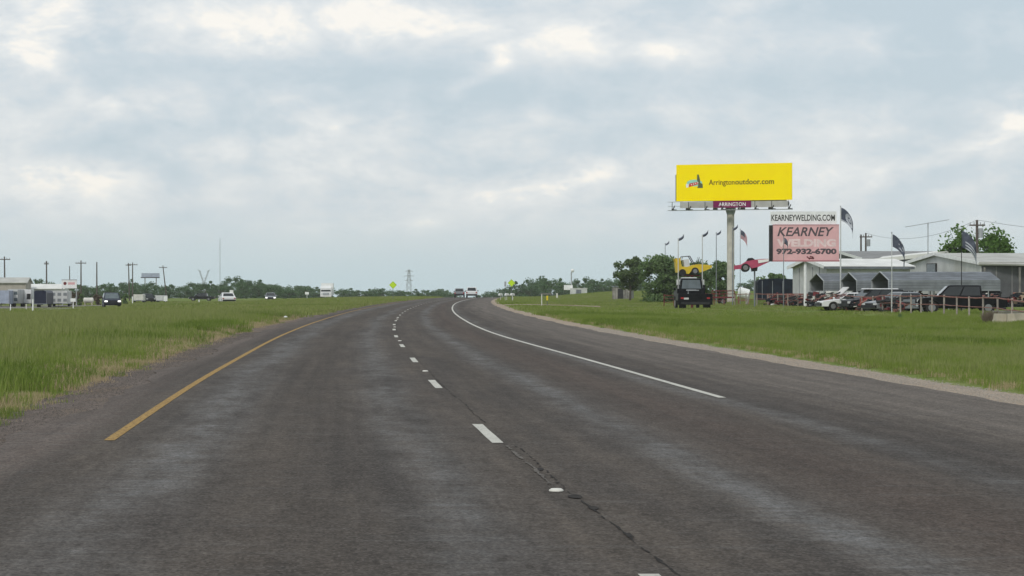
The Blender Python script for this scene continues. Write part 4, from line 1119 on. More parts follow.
for px, rw in ((694.2, 271.2), (681.5, 272.6)):
    for yy in (-.56, .56):
        q = P2(px, rw)
        if px > 690: w_ = add_wheel(yc, q[0], yy, .34, .24)
        else:
            f = MB(); f.disc((0, 0, 0), .32, .24, 'y', 16); w_ = obj('wheel', f, 'tyre', yc, loc=(q[0], yy, 0))
        w_.location[2] = q[1]
f = MB(); f.box((P2(692, 0)[0], 0, P2(0, 275.6)[1]), (1.6, .6, .10)); f.tube([(0, 0, -.2), (0, 0, P2(0, 275.6)[1])], .12, 10); obj('stand', f, 'maroon', yc)
f = MB(); f.box((P2(690, 0)[0], 0, P2(0, 273.6)[1]), (1.5, .7, .22)); obj('engine', f, 'dark_metal', yc)

# pink racing car on a post
d = 206.0; x, y, z = place(752, d)
pc = thing('stunt_car', 'pink race car tilted nose up on a post left of the pink sign', 'car', (x, y, z), R(-3))
def P3(px, row): return ((px - 752) * d / F, zrow(row, d) - z)
f = MB(); f.prism([P3(*p) for p in ((734, 269.5), (741, 269), (742.5, 265.5), (746.5, 264.3), (749.5, 266), (751, 268.5), (758, 267), (769.5, 261.6), (770, 259), (762, 259), (754, 259.8), (746, 261.4), (741, 264.6), (734, 265.6))], -.55, .55); obj('body', f, 'pink_car', pc)
f = MB(); f.prism([P3(*p) for p in ((757.5, 260.0), (768.5, 259.2), (768.3, 261.4), (758, 263.4))], -.60, -.565); obj('number_panel', f, 'white_ink', pc)
f = MB(); f.prism([P3(*p) for p in ((751, 268.4), (757.5, 267), (757, 271), (751.5, 271.6))], -.4, .4); obj('engine', f, 'dark_metal', pc)
f = MB(); f.prism([P3(*p) for p in ((746, 261.3), (748, 258.2), (752, 257.8), (755, 259.8))], -.35, .35); obj('cockpit', f, 'charcoal', pc)
for (px, rw, r_) in ((745.2, 267.8, .37),):
    for yy in (-.66, .66):
        q = P3(px, rw); w_ = add_wheel(pc, q[0], yy, r_, .28 if r_ > .3 else .16); w_.location[2] = q[1]
f = MB(); f.tube([(P3(754.6, 0)[0], 0, -.2), (P3(754.6, 0)[0], 0, P3(0, 270.5)[1])], .07, 8); obj('stand', f, 'galv_light', pc)

# dark stack under a tarp, junk and racks behind the fence
x, y, z = place(776, 246); 
ts = thing('covered_trailer', 'long low dark trailer under a blue black tarp behind the fence', 'trailer', (x, y, z), R(2))
f = MB(); f.prism([(-2.05, .55), (2.15, .55), (2.2, 2.35), (1.9, 2.62), (0, 2.70), (-1.8, 2.60), (-2.1, 2.3)], -1.1, 1.1); obj('tarp', f, 'tarp', ts)
f = MB(); f.box((0, 0, .5), (4.3, 2.1, .14)); obj('frame', f, 'dark_metal', ts)
for k in range(4):
    f = MB(); xx = -1.6 + k * 1.07; f.tube([(xx, -1.115, .6), (xx, -1.115, 2.45)], .025, 5); obj('strap', f, 'grey_metal', ts)
for xx in (-.5, .5):
    for yy in (-.9, .9): add_wheel(ts, xx, yy, .36)
def lump(label, px, d, size, m_, name='junk_bag', cat='bag', seed=0, sq=.7, zoff=0):
    r = np.random.default_rng(seed); f = MB(); nn, mm = 10, 6
    for j in range(mm + 1):
        for i in range(nn):
            a = 2 * math.pi * i / nn; b = math.pi * j / mm; q = size * (1 + .18 * r.normal() * (0 < j < mm))
            f.v.append((q * math.sin(b) * math.cos(a), q * math.sin(b) * math.sin(a), q * sq * (1 - math.cos(b)) + zoff))
    for j in range(mm):
        for i in range(nn): f.f.append((j * nn + i, j * nn + (i + 1) % nn, (j + 1) * nn + (i + 1) % nn, (j + 1) * nn + i)); f.m.append(0)
    o = obj(name, f, m_, smooth=True); o.location = place(px, d); return tag(o, label, cat)
wt = thing('water_tank', 'white plastic tank on a steel rack right of the billboard column', 'tank', place(743.5, 240))
f = MB(); f.tube([(-.55, 0, 1.35), (-.5, 0, 1.35), (.5, 0, 1.05), (.55, 0, 1.05)], [.25, .55, .55, .25], 14); obj('tank', f, 'white_paint', wt, smooth=False)
f = MB(); f.box((0, 0, .45), (1.1, .8, .08))
for a in (-.5, .5):
    for b in (-.35, .35): f.box((a, b, .4), (.08, .08, .9))
obj('rack', f, 'rust_pipe', wt)
lump('small pale tarp bundle stacked above the white tank rack', 739.5, 247, .42, 'offwhite', 'tarp_bundle', 'tarp', 3, .9, 2.0) if False else None
lp = thing('leaning_post', 'short pale plank leaning on the fence right of the billboard column', 'plank', place(748, 229))
f = MB(); f.tube([(-.12, 0, 0), (.22, .25, 1.25)], [.10, .08], 6); obj('plank', f, 'wood_grey', lp)
def rack(label, px, d, L, m_, rz=0):
    t = thing('steel_rack', label, 'rack', place(px, d), rz)
    for a in (-L / 2, -L / 6, L / 6, L / 2):
        for b in (-.5, .5):
            f = MB(); f.box((a, b, .6), (.07, .07, 1.2)); obj('leg', f, m_, t)
    for zz in (.35, .75, 1.15):
        for b in (-.5, .5):
            f = MB(); f.box((0, b, zz), (L, .06, .08)); obj('rail', f, m_, t)
    f = MB(); f.box((-.2, 0, .82), (L * .8, .9, .06)); obj('shelf', f, 'wood_tan', t)
    for k in range(5):
        f = MB(); f.tube([(-L * .42, -.3 + .14 * k, .93), (L * .40, -.32 + .15 * k, .93)], .055, 7); obj('pipe', f, 'offwhite' if k % 2 else 'rust_pipe', t)
    return t
rack('rusty pink steel rack loaded with pipes under the sign, left one', 779, 229.5, 2.1, 'rust_pipe', .1)
rack('rusty steel rack loaded with pipes under the sign, right one', 797, 214, 1.9, 'rust_pipe', -.2)
rack('dark rusty steel rack loaded with pipes in front of the white shed', 816, 203, 2.0, 'maroon', .05)
rd = thing('red_trailer', 'small dark red flat trailer behind the maroon fence beside the flatbed', 'trailer', place(722, 241), R(5))
f = MB(); f.box((0, 0, .75), (2.4, 1.4, .16)); obj('deck', f, 'maroon', rd)
for a in (-1.15, -.4, .4, 1.15):
    f = MB(); f.box((a, -.68, 1.1), (.07, .07, .7)); obj('stake', f, 'maroon', rd)
f = MB(); f.box((0, -.68, 1.42), (2.4, .06, .1)); obj('top_rail', f, 'maroon', rd)
for yy in (-.6, .6): add_wheel(rd, 0, yy, .34)

r_ = np.random.default_rng(77)
def heap(label, spots, n, hmax, seed):
    r = np.random.default_rng(seed); f = MB()
    for _ in range(n):
        px, dd = spots[r.integers(0, len(spots))]; px = px + r.uniform(-5, 5); dd = dd + r.uniform(-1.5, 1.5)
        p = at(px, dd); mi = int(r.choice(5, p=[.48, .2, .14, .12, .06]))
        if r.random() < .6: f.box((p[0], p[1], p[2] + r.uniform(.1, hmax)), r.uniform(.08, .55, 3) * np.array([1, .8, .7]), rz=r.uniform(0, 3), ry=r.uniform(-.3, .3), mi=mi)
        else:
            a = r.uniform(-.9, .9); l = r.uniform(.4, 1.3); z0 = p[2] + r.uniform(.1, hmax)
            f.tube([(p[0] - l / 2, p[1], z0), (p[0] + l / 2, p[1] + a, z0 + r.uniform(-.3, .5))], r.uniform(.03, .10), 7, mi=mi)
    return tag(obj('scrap_metal', f, ['dark_metal', 'tarp', 'maroon', 'rust_pipe', 'offwhite']), label, 'scrap metal', kind='stuff')
heap('jumbled dark scrap metal and parts packed along the inside of the fence', [(fp(q)[0] * F / (fp(q)[1]) + 512 if False else q, fp(q)[1] + k_) for q in range(772, 905, 9) for k_ in (2.5, 5)], 420, .8, 31)
heap('dark clutter added to deepen the shade under the metal carports', [(q, dd) for q in range(884, 1000, 8) for dd in (176, 177)] + [(q, dd) for q in range(814, 880, 8) for dd in (186, 194)], 240, 1.15, 32)  # made-up dark pieces, added to blacken the shaded gap below the carport sides
heap('dark clutter under the porch of the workshop', [(q, 203.5) for q in range(986, 1030, 6)], 60, 1.2, 33)

# concrete blocks and dry brush at the right edge
x, y, z = place(1004, 116)
for k, (px, d_, L, lab) in enumerate(((1003.5, 112.5, .9, 'short cream concrete block lying outside the fence, left of two'), (1017, 112, .95, 'cream concrete block at the right edge of the view'))):
    f = MB(); f.box((0, 0, .30), (L, .5, .34), taper=.93); f.box((0, 0, .08), (L + .05, .55, .16)); o = obj('concrete_block', f, 'concrete'); o.location = place(px, d_); o.rotation_euler = (0, .04 * (1 - 2 * k), R(8 - 12 * k)); tag(o, lab, 'block')
pl = thing('wood_pile', 'low pile of weathered brown boards behind the concrete blocks', 'wood pile', place(1011, 117), .1)
for k in range(14):
    f = MB(); f.box((random.uniform(-.2, .2), -.4 + .2 * (k % 5), .32 + .09 * (k // 5)), (1.9 + random.uniform(-.3, .3), .17, .07), rz=random.uniform(-.06, .06)); obj('board', f, 'wood_tan' if k % 3 == 0 else 'wood_grey', pl)
def weeds(name, label, px, d, nst, hgt, spread, material, seed, cat='plant'):
    r = np.random.default_rng(seed); f = MB()
    for _ in range(nst):
        a = r.uniform(0, 6.28); q = spread * r.random() ** .6; bx_, by_ = q * math.cos(a), q * math.sin(a)
        l = r.normal(0, .16, 2); h_ = hgt * r.uniform(.5, 1.1); w = .012
        f.add([(bx_ - w, by_, 0), (bx_ + w, by_, 0), (bx_ + l[0] * .5 + w, by_ + l[1] * .5, h_ * .6), (bx_ + l[0] * .5 - w, by_ + l[1] * .5, h_ * .6), (bx_ + l[0], by_ + l[1], h_)], [(0, 1, 2, 3), (3, 2, 4)])
    o = obj(name, f, material, recalc=False); o.location = place(px, d); return tag(o, label, cat)
weeds('weed_clump', 'clump of dry grey weeds left of the concrete blocks', 991.5, 114, 260, .62, .42, 'leaf_brown', 1)
weeds('weed_clump', 'small dark weed sprig in the verge below the silver sedan', 900, 128, 30, .42, .06, 'leaf_dark', 2)

# ---------------------------------------------------------------- things right of the road in the middle distance
x, y, z = place(623, 395)
sk = thing('shack', 'grey weathered wooden shack under the paler tree', 'shed', (x, y, z), R(-12))
f = MB(); f.box((0, 0, 1.05), (3.2, 2.6, 2.2)); obj('wall', f, 'wood_grey', sk)
f = MB(); f.slab([(-1.75, -1.5, 2.35), (1.75, -1.5, 2.15), (1.75, 1.5, 2.15), (-1.75, 1.5, 2.35)], .1); obj('roof', f, 'galvanised', sk)
f = MB(); f.box((-.2, -1.32, .95), (.9, .06, 1.85)); obj('door', f, 'dark_metal', sk)
for k in range(8):
    f = MB(); f.box((-1.5 + k * .42, -1.32, 1.05), (.04, .04, 2.1)); obj('board_seam', f, 'wood_pole', sk)
x, y, z = place(578.5, 600)
wbx = thing('pump_house', 'small white block building with a globe mast on the far right meadow', 'building', (x, y, z), R(0))
f = MB(); f.box((0, 0, .75), (4.3, 3, 1.75)); obj('wall', f, 'white_metal', wbx)
f = MB(); f.box((0, -1.53, .7), (1.3, .06, 1.3)); obj('door', f, 'galvanised', wbx)
f = MB(); f.box((-2.6, .2, 1.9), (2.2, 2.2, 1.25)); obj('upper_block', f, 'white_paint', wbx)
f = MB(); f.box((0, 0, 1.68), (4.5, 3.2, .12)); obj('roof', f, 'roof_white', wbx)
f = MB(); f.tube([(-1.8, .5, 0), (-1.8, .5, zrow(272, 600) - z)], .16, 8); gm = obj('mast', f, 'grey_metal', wbx)
f = MB(); nn, mm = 12, 8; zz = zrow(270.6, 600) - z
for j in range(mm + 1):
    for i in range(nn):
        a = 2 * math.pi * i / nn; b = math.pi * j / mm; f.v.append((-1.5 + .45 * math.sin(b) * math.cos(a), .5 + .45 * math.sin(b) * math.sin(a), zz + .45 * math.cos(b)))
for j in range(mm):
    for i in range(nn): f.f.append((j * nn + i, j * nn + (i + 1) % nn, (j + 1) * nn + (i + 1) % nn, (j + 1) * nn + i)); f.m.append(0)
obj('globe', f, 'white_paint', gm, smooth=True)

def diamond(label, px, row, d):
    x, y, z = place(px, d); t = thing('warning_sign', label, 'road sign', (x, y, z))
    zc_ = zrow(row, d) - z; s_ = .55
    f = MB(); f.prism([(0, zc_ - s_), (s_, zc_), (0, zc_ + s_), (-s_, zc_)], -.02, .0); obj('panel', f, 'lime_sign', t)
    f = MB(); q = s_ * .90; q2 = s_ * .84
    for k in range(4):
        a0, a1 = math.pi / 2 * k, math.pi / 2 * (k + 1)
        f.add([(q * math.cos(a0), -.023, zc_ + q * math.sin(a0)), (q * math.cos(a1), -.023, zc_ + q * math.sin(a1)), (q2 * math.cos(a1), -.023, zc_ + q2 * math.sin(a1)), (q2 * math.cos(a0), -.023, zc_ + q2 * math.sin(a0))], [(0, 1, 2, 3)])
    obj('border', f, 'ink', t)
    f = MB(); f.box((0, .035, (zc_ + .4) / 2 - .1), (.06, .06, zc_ + .6)); obj('post', f, 'galvanised', t)
diamond('lime yellow diamond warning sign in the median left of the road', 393, 285, 330)
diamond('lime yellow diamond warning sign right of the road', 511.5, 283, 335)
t = thing('road_sign', 'small grey road sign just left of the right lime diamond sign', 'road sign', place(505.3, 360))
f = MB(); z = t.location[2]; f.box((0, 0, zrow(284, 360) - z), (.3, .03, .75)); obj('panel', f, 'grey_metal', t)
f = MB(); f.box((0, .03, (zrow(284, 360) - z) / 2), (.06, .05, zrow(284, 360) - z)); obj('post', f, 'galvanised', t)
for i, (px, lab) in enumerate(((500.5, 'white mailbox standing alone, left of the pair'), (506.8, 'white mailbox on the left of the white pipe hoop'), (512.4, 'white mailbox on the right of the white pipe hoop'))):
    dd = 300 + 12 * (i == 0); t = thing('mailbox', lab, 'mailbox', place(px, dd), .3, 'white mailboxes at the shoulder'); hz = zrow(294.6, dd) - t.location[2]
    f = MB(); f.prism([(-.22, hz - .12), (.22, hz - .12), (.22, hz + .06), (.12, hz + .16), (-.12, hz + .16), (-.22, hz + .06)], -.3, .3); bx_ = obj('box', f, 'white_paint', t)
    f = MB(); f.box((0, -.305, hz), (.36, .012, .2)); obj('door', f, 'white_metal', bx_)
    f = MB(); f.box((0, 0, (hz - .12) / 2), (.07, .07, hz - .12 + .2)); obj('post', f, 'offwhite', t)
t = thing('pipe_hoop', 'white bent pipe hoop under the two mailboxes', 'pipe frame', place(509, 296))
f = MB(); f.tube([(-.42, 0, -.1), (-.5, 0, .45), (-.36, 0, .78), (.36, 0, .78), (.5, 0, .45), (.42, 0, -.1)], .04, 7); obj('pipe', f, 'offwhite', t)
t = thing('utility_marker', 'pale marker post with grey crossboard and yellow cap by the drive', 'marker post', place(541.7, 203))
f = MB(); f.box((0, 0, .5), (.08, .08, 1.15)); obj('post', f, 'offwhite', t)
f = MB(); f.box((.40, .06, 1.11), (.95, .04, .10)); obj('crossboard', f, 'wood_grey', t)
f = MB(); f.tube([(.48, 0, .55), (.48, 0, .95)], .075, 8); obj('cap', f, 'yellow_plastic', t)
f = MB(); f.box((.48, .02, .35), (.05, .05, .9)); obj('post', f, 'galvanised', t)
t = thing('marker_post', 'short pale post in the meadow left of the white pump house', 'marker post', place(557, 420))
f = MB(); f.box((0, 0, .5), (.28, .12, 1.15)); obj('post', f, 'offwhite', t)

# traffic ahead
def road_at(u, d): return (Xs(d) + u, d, float(zroad(d)) + .005)
car('pickup_truck', 'white pickup driving away in the right lane far ahead', 'pickup', road_at(1.9, 432), R(90), 'car_white', 'pickup', 5.8, 2.05, 1.95)
car('sedan_car', 'silver car driving away in the left lane far ahead', 'car', road_at(-1.0, 450), R(90), 'car_silver', 'suv', 4.8, 1.95, 1.75)

# ---------------------------------------------------------------- the frontage road and dealers on the left
car('suv_car', 'dark blue suv coming on with headlights lit on the left frontage road', 'suv', place(111.5, 266), R(-90 + 13), 'navy_paint', 'suv', 4.7, 1.95, 1.78, lit=True, glass='glass_pale')
car('sedan_car', 'white sedan seen from behind crossing the left meadow', 'car', place(227, 326), R(90 + 14), 'car_white', 'sedan', 4.6, 1.9, 1.5)
car('pickup_truck', 'dark pickup seen from its side left of the white sedan', 'pickup', place(202, 520), R(180), 'charcoal', 'pickup', 5.6, 1.95, 1.75)
car('sedan_car', 'silver car with lit headlights approaching before the left far trees', 'car', place(270.5, 402), R(-90 + 6), 'car_silver', 'sedan', 4.6, 1.85, 1.5, lit=True)
car('suv_car', 'dark brown vehicle parked between the two low white trailers', 'suv', place(148.5, 430), R(-70), 'charcoal', 'suv', 4.6, 1.9, 1.75)
x, y, z = place(326, 490)
bt_ = thing('box_truck', 'tall white box truck approaching left of the highway', 'truck', (x, y, z), R(3))
f = MB(); f.box((.25, 2.6, 1.95), (2.5, 5.2, 2.5)); obj('box', f, 'white_paint', bt_)
f = MB(); f.prism([(-.9, .5), (-.9, 2.2), (-.5, 2.5), (1.2, 2.5), (1.2, .5)], -1.15, 1.15, 'x'); obj('cab', f, 'car_white', bt_)
f = MB(); f.slab([(-1.02, -.93, 1.5), (1.02, -.93, 1.5), (.95, -.80, 2.18), (-.95, -.80, 2.18)], -.03); obj('windshield', f, 'glass', bt_)
f = MB(); f.box((0, -.93, .95), (1.3, .08, .45)); obj('grille', f, 'grey_metal', bt_)
f = MB(); f.box((0, -1.0, .5), (2.3, .16, .26)); obj('bumper', f, 'offwhite', bt_)
for sg in (-1, 1):
    f = MB(); f.box((sg * .88, -.93, .95), (.3, .08, .2)); obj('headlight', f, 'lens', bt_)
    for yy in (-.1, 3.9):
        w_ = add_wheel(bt_, sg * .95, yy, .42, .26); w_.rotation_euler = (0, 0, math.pi / 2)

# dealer yard: buildings, trailers, sign
lb = at(-20, 385)
gable_building('tan_shop', 'tan walled shop with pale roof behind the trailers at the left edge', (lb[0], lb[1], lb[2]), R(4), 7.4, 6.5, 3.0 + .5, 4.3, 'tan_wall', 'roof_pale', .3)
x, y, z = at(23.5, 384)
lb = at(26, 392)
ls = gable_building('long_shed', 'long low shed with bright white roof behind the navy trailer', (lb[0], lb[1], lb[2]), R(2), 6.2, 6.0, 2.6, 3.35, 'white_metal', 'roof_white', .2)

def box_trailer(label, px, d, w, h, dep, m_, rz=0, rows=0, dark=None, roundtop=False, group='trailers parked on the left lot'):
    t = thing('cargo_trailer', label, 'trailer', place(px, d), rz, group)
    z1 = .50
    if roundtop: pf_ = [(-w / 2, z1), (w / 2, z1), (w / 2, h - .35), (w / 2 - .12, h - .10), (w / 2 - .4, h), (-w / 2 + .4, h), (-w / 2 + .12, h - .10), (-w / 2, h - .35)]
    else: pf_ = [(-w / 2, z1), (w / 2, z1), (w / 2, h - .06), (w / 2 - .06, h), (-w / 2 + .06, h), (-w / 2, h - .06)]
    f = MB(); f.prism(pf_, 0, dep); obj('body', f, m_, t)
    for k in range(rows):
        zz = z1 + (h - z1) * (k + .6) / (rows + .2)
        nn = max(2, int(w / .7))
        for i in range(nn):
            f = MB(); f.box((-w / 2 + w * (i + .5) / nn, -.012, zz), (w / nn * .62, .03, (h - z1) / (rows + .4) * .55)); obj('window', f, dark or 'glass_pale', t)
    f = MB(); f.box((0, -.03, z1 + .04), (w + .03, .07, .1)); obj('trim', f, 'grey_metal', t)
    for s_ in (-1, 1):
        f = MB(); f.box((s_ * (w / 2 - .04), -.02, (z1 + h) / 2), (.06, .05, h - z1 - .1)); obj('corner_post', f, 'galv_light', t)
        for yy in (dep * .5, dep * .5 + .8):
            w_ = add_wheel(t, s_ * (w / 2 - .15), yy, .35); w_.rotation_euler = (0, 0, math.pi / 2)
    f = MB(); f.tube([(-.4, 0, z1 - .02), (0, -1.1, z1 - .02), (.4, 0, z1 - .02)], .05, 6); f.tube([(0, -1.05, 0), (0, -1.05, .65)], .035, 6); obj('hitch', f, 'dark_metal', t)
    return t
box_trailer('blue grey trailer cut by the left picture edge', 2.5, 325, 1.9, 2.35, 5, 'trailer_blue', R(6))
box_trailer('white trailer with pale window strips, second from the left', 13, 330, 1.55, 2.5, 5, 'white_metal', R(-3), rows=2)
box_trailer('white and blue grey trailer with dark low front left of the navy one', 25.5, 333, 1.75, 2.5, 5, 'car_white', R(8), rows=1, dark='charcoal')
box_trailer('dark navy round topped trailer', 40.3, 330, 1.85, 2.45, 4, 'navy_paint', R(-2), roundtop=True)
box_trailer('big white trailer with two rows of panels below the sign', 59.3, 336, 2.45, 2.35, 4, 'white_metal', R(3), rows=2, dark='galv_light')
box_trailer('low cream trailer right of the approaching blue suv', 138.5, 415, 1.9, 1.6, 3, 'offwhite', R(4), group='low pale trailers')
box_trailer('low white trailer beside a white panel, right of the brown vehicle', 159, 440, 1.7, 1.5, 3, 'white_metal', R(-6), group='low pale trailers')
x, y, z = place(69.3, 345)
sg_ = thing('dealer_sign', 'white signboard with orange emblem and red letters above the left lot', 'sign', (x, y, z), R(2))
s_ = 345 / F; zt_ = zrow(280.2, 345) - z; zl_ = zrow(288.3, 345) - z
f = MB(); f.box((0, 0, (zt_ + zl_) / 2), (14.8 * s_, .14, zt_ - zl_)); fc = obj('board', f, 'white_paint', sg_)
f = MB(); cz = (zt_ + zl_) / 2 + .12
f.add([(-.62 + .24 * math.cos(2 * math.pi * k / 14), -.075, cz + .24 * math.sin(2 * math.pi * k / 14)) for k in range(14)], [tuple(range(14))]); obj('emblem', f, 'maroon', fc)
f = MB(); f.box((.33, -.073, cz), (1.0, .008, .34)); obj('letter_band', f, 'pink_board', fc)
f = MB(); f.box((0, 0, zt_ + .06), (15.4 * s_, .2, .1)); obj('frame', f, 'grey_metal', sg_)
for a in (-7 * s_, 7 * s_):
    f = MB(); f.box((a, .12, zt_ / 2), (.12, .1, zt_ + .1)); obj('post', f, 'grey_metal', sg_)
# white tank, brush and posts
tk = thing('propane_tank', 'long white tank lying behind the approaching suv', 'tank', place(88.5, 345), R(4))
f = MB(); f.tube([(-.75, 0, .8), (-.65, 0, .8), (.65, 0, .8), (.75, 0, .8)], [.15, .38, .38, .15], 14); obj('tank', f, 'offwhite', tk)
for a in (-.5, .5):
    f = MB(); f.box((a, 0, .25), (.12, .6, .5)); obj('foot', f, 'concrete', tk)
def bush(label, px, d, row, wpx, m_, seed, n=900):
    b = at(px, d); h = zrow(row, d) - b[2]
    return tree(label, seed, b, h, wpx * d / F / 2, .02, 14, n, .32, m_, .05, None, 'bush', 'bush')
bush('brown dry bush right of the big white trailer', 74.5, 352, 290, 15, 'leaf_brown', 61)
bush('dark green brush pile between the brown bush and the white tank', 81, 350, 293, 9, 'leaf_dark', 62, 600)
bush('brown grey bush just left of the approaching blue suv', 97, 350, 292, 11, 'leaf_brown', 63)
bush('dark bush just right of the approaching blue suv', 125.5, 380, 292.5, 8, 'leaf_dark', 64, 600)
bush('green bush before the shop behind the trailers', 31, 420, 281, 24, 'leaf_mid', 65, 1200)
def post(label, px, d, h, w=.1, m_='white_paint', panelh=0, panelw=0, cat='marker post', name='marker_post'):
    t = thing(name, label, cat, place(px, d), 0)
    f = MB(); f.box((0, 0, h / 2 - .05), (w, w * .7, h + .1)); obj('post', f, m_, t)
    if panelh:
        f = MB(); f.box((0, -.05, h - panelh / 2), (panelw, .04, panelh)); obj('panel', f, 'white_paint', t)
    return t
post('white delineator post in the grass before the navy trailer', 32.8, 186, 1.08, .11)
post('thin white post in the grass before the white trailers', 10.5, 215, .85, .08)
post('short grey white post in front of the dark fronted trailer', 26.2, 222, .85, .07, 'offwhite')
post('white panel on a post below the orange emblem sign', 73.2, 262, 1.25, .09, panelh=.38, panelw=.58, cat='sign', name='small_sign')
post('short white post in the meadow below the dark pickup', 199, 395, .62, .16)
post('white panel on a post right of the low white trailers', 165.5, 425, 1.3, .1, panelh=.9, panelw=.7, cat='sign', name='small_sign')
post('pale sign panel on a post behind the white sedan', 231.5, 470, 2.3, .1, panelh=1.0, panelw=.75, cat='sign', name='small_sign')
post('small white sign left of the box truck', 307, 520, 1.7, .1, panelh=.55, panelw=.85, cat='sign', name='small_sign')
post('white post right of the blue suv at the low cream trailer', 132.5, 395, 1.35, .16)
# far billboard
x, y, z = place(150.5, 900)
fbb = thing('billboard', 'distant grey billboard above the left far trees', 'billboard', (x, y, z), R(-6))
f = MB(); f.box((0, 0, zrow(275.2, 900) - z), (7.0, .3, 1.6)); obj('face', f, 'trailer_blue', fbb)
f = MB(); f.box((0, -.4, zrow(277.6, 900) - z), (7.2, 1.0, .35)); obj('catwalk', f, 'dark_metal', fbb)
for a in (-2.2, 2.2):
    f = MB(); f.box((a, .2, (zrow(277.8, 900) - z) / 2), (.3, .3, zrow(277.8, 900) - z)); obj('post', f, 'wood_grey', fbb)
# poles on the left
L_ = 'utility pole '
q1 = utility_pole('tall utility pole with wide crossarm at the far left edge', 5, 400, 256.5, arm=2.0, lean=-.012)
q2 = utility_pole('bare utility pole rising behind the navy trailer', 46.6, 400, 261, arm=.8, lean=-.002)
q2b = utility_pole('slim pole rising behind the orange emblem sign', 69.6, 440, 266, arm=0, rad=.09)
q3 = utility_pole('utility pole with crossarm right of the orange emblem sign', 81, 440, 260.5, arm=2.0)
q4 = utility_pole('bare utility pole above the approaching blue suv', 96.8, 440, 262, arm=0)
q5 = utility_pole('left leaning pole of the close pair with crossarms', 129.6, 520, 263, arm=1.2, lean=-.03)
q6 = utility_pole('right upright pole of the close pair with crossarms', 132.6, 520, 262.5, arm=2.2)
q7 = utility_pole('lone utility pole leaning left beside the distant billboard', 167, 560, 265.5, arm=1.9, lean=-.12)

# lattice towers and mast
def lattice(label, px, d, row_top, wbase, arms, vee=False):
    b = at(px, d); h = zrow(row_top, d) - b[2]
    t = thing('lattice_tower', label, 'pylon', b, .3)
    f = MB(); lv = 7
    if vee: hv = h - 6.5
    def cw(z_): return wbase * (1 - .82 * z_ / h) / 2
    top = hv if vee else h
    for a, c in ((1, 1), (1, -1), (-1, 1), (-1, -1)): f.tube([(a * cw(0), c * cw(0), 0), (a * cw(top), c * cw(top), top)], .13, 4)
    for k in range(lv):
        z0_, z1_ = top * k / lv, top * (k + 1) / lv
        for c in (1, -1):
            f.tube([(cw(z0_), c * cw(z0_), z0_), (-cw(z1_), c * cw(z1_), z1_)], .08, 4); f.tube([(-cw(z0_), c * cw(z0_), z0_), (cw(z1_), c * cw(z1_), z1_)], .08, 4)
    obj('mast', f, 'lattice', t)
    if vee:
        for sgn in (-1, 1):
            f = MB(); f.tube([(0, 0, hv - .3), (sgn * 2.4, 0, h)], .20, 5); f.tube([(sgn * .6, 0, hv), (sgn * 2.9, 0, h)], .12, 4); f.tube([(sgn * 1.6, 0, h - .6), (sgn * 3.6, 0, h + .5)], .14, 4); obj('arm', f, 'lattice', t)
        f = MB(); f.tube([(-1.5, 0, h - 4.2), (1.5, 0, h - 4.2)], .12, 4); obj('crossbeam', f, 'lattice', t)
    else:
        for zf_, w_ in arms:
            f = MB(); f.tube([(-w_ / 2, 0, h * zf_), (0, 0, h * zf_ + .5), (w_ / 2, 0, h * zf_)], .16, 4); obj('arm', f, 'lattice', t)
    return t
lattice('distant v shaped lattice pylon above the left far trees', 204, 1300, 270.5, 4.4, [], vee=True)
lattice('distant lattice pylon with three arms left of the road', 409, 1400, 269.5, 4.5, [(.95, 4.6), (.82, 6.0), (.70, 5.0)])
lattice('faint lattice pylon behind the bright tree top far left', 262, 1900, 284, 4, [(.9, 4)]) if False else None
b = at(220, 1400); h = zrow(238.5, 1400) - b[2]
t = thing('radio_mast', 'very tall thin radio mast above the left far trees', 'mast', b)
f = MB(); f.tube([(0, 0, 0), (0, 0, h)], [.24, .14], 6); obj('mast', f, 'lattice', t)
for a in range(3):
    f = MB(); f.tube([(18 * math.cos(a * 2.1), 18 * math.sin(a * 2.1), 0), (0, 0, h * .9)], .015, 4); obj('guy_wire', f, 'lattice', t)

# litter in the left verge
def litter(label, px, d, s_, seed):
    r = np.random.default_rng(seed); f = MB(); nn = 7
    c = [(s_ * r.uniform(.6, 1.1) * math.cos(2 * math.pi * k / nn), s_ * .7 * r.uniform(.6, 1.1) * math.sin(2 * math.pi * k / nn), s_ * r.uniform(.25, .6)) for k in range(nn)]
    f.v = c + [(q[0] * 1.1, q[1] * 1.1, 0) for q in c] + [(0, 0, s_ * .7)]
    for k in range(nn): f.f += [(k, (k + 1) % nn, 2 * nn), (k, k + nn, (k + 1) % nn + nn, (k + 1) % nn)]; f.m += [0, 0]
    o = obj('plastic_bag', f, 'white_paint'); p = at(px, d); o.location = (p[0], p[1], p[2] + .08); return tag(o, label, 'litter')
litter('white crumpled bag lying at the edge of the left shoulder', 285.5, 117, .11, 1)
litter('tiny white scrap of litter deep in the left meadow', 77.5, 118, .05, 2)

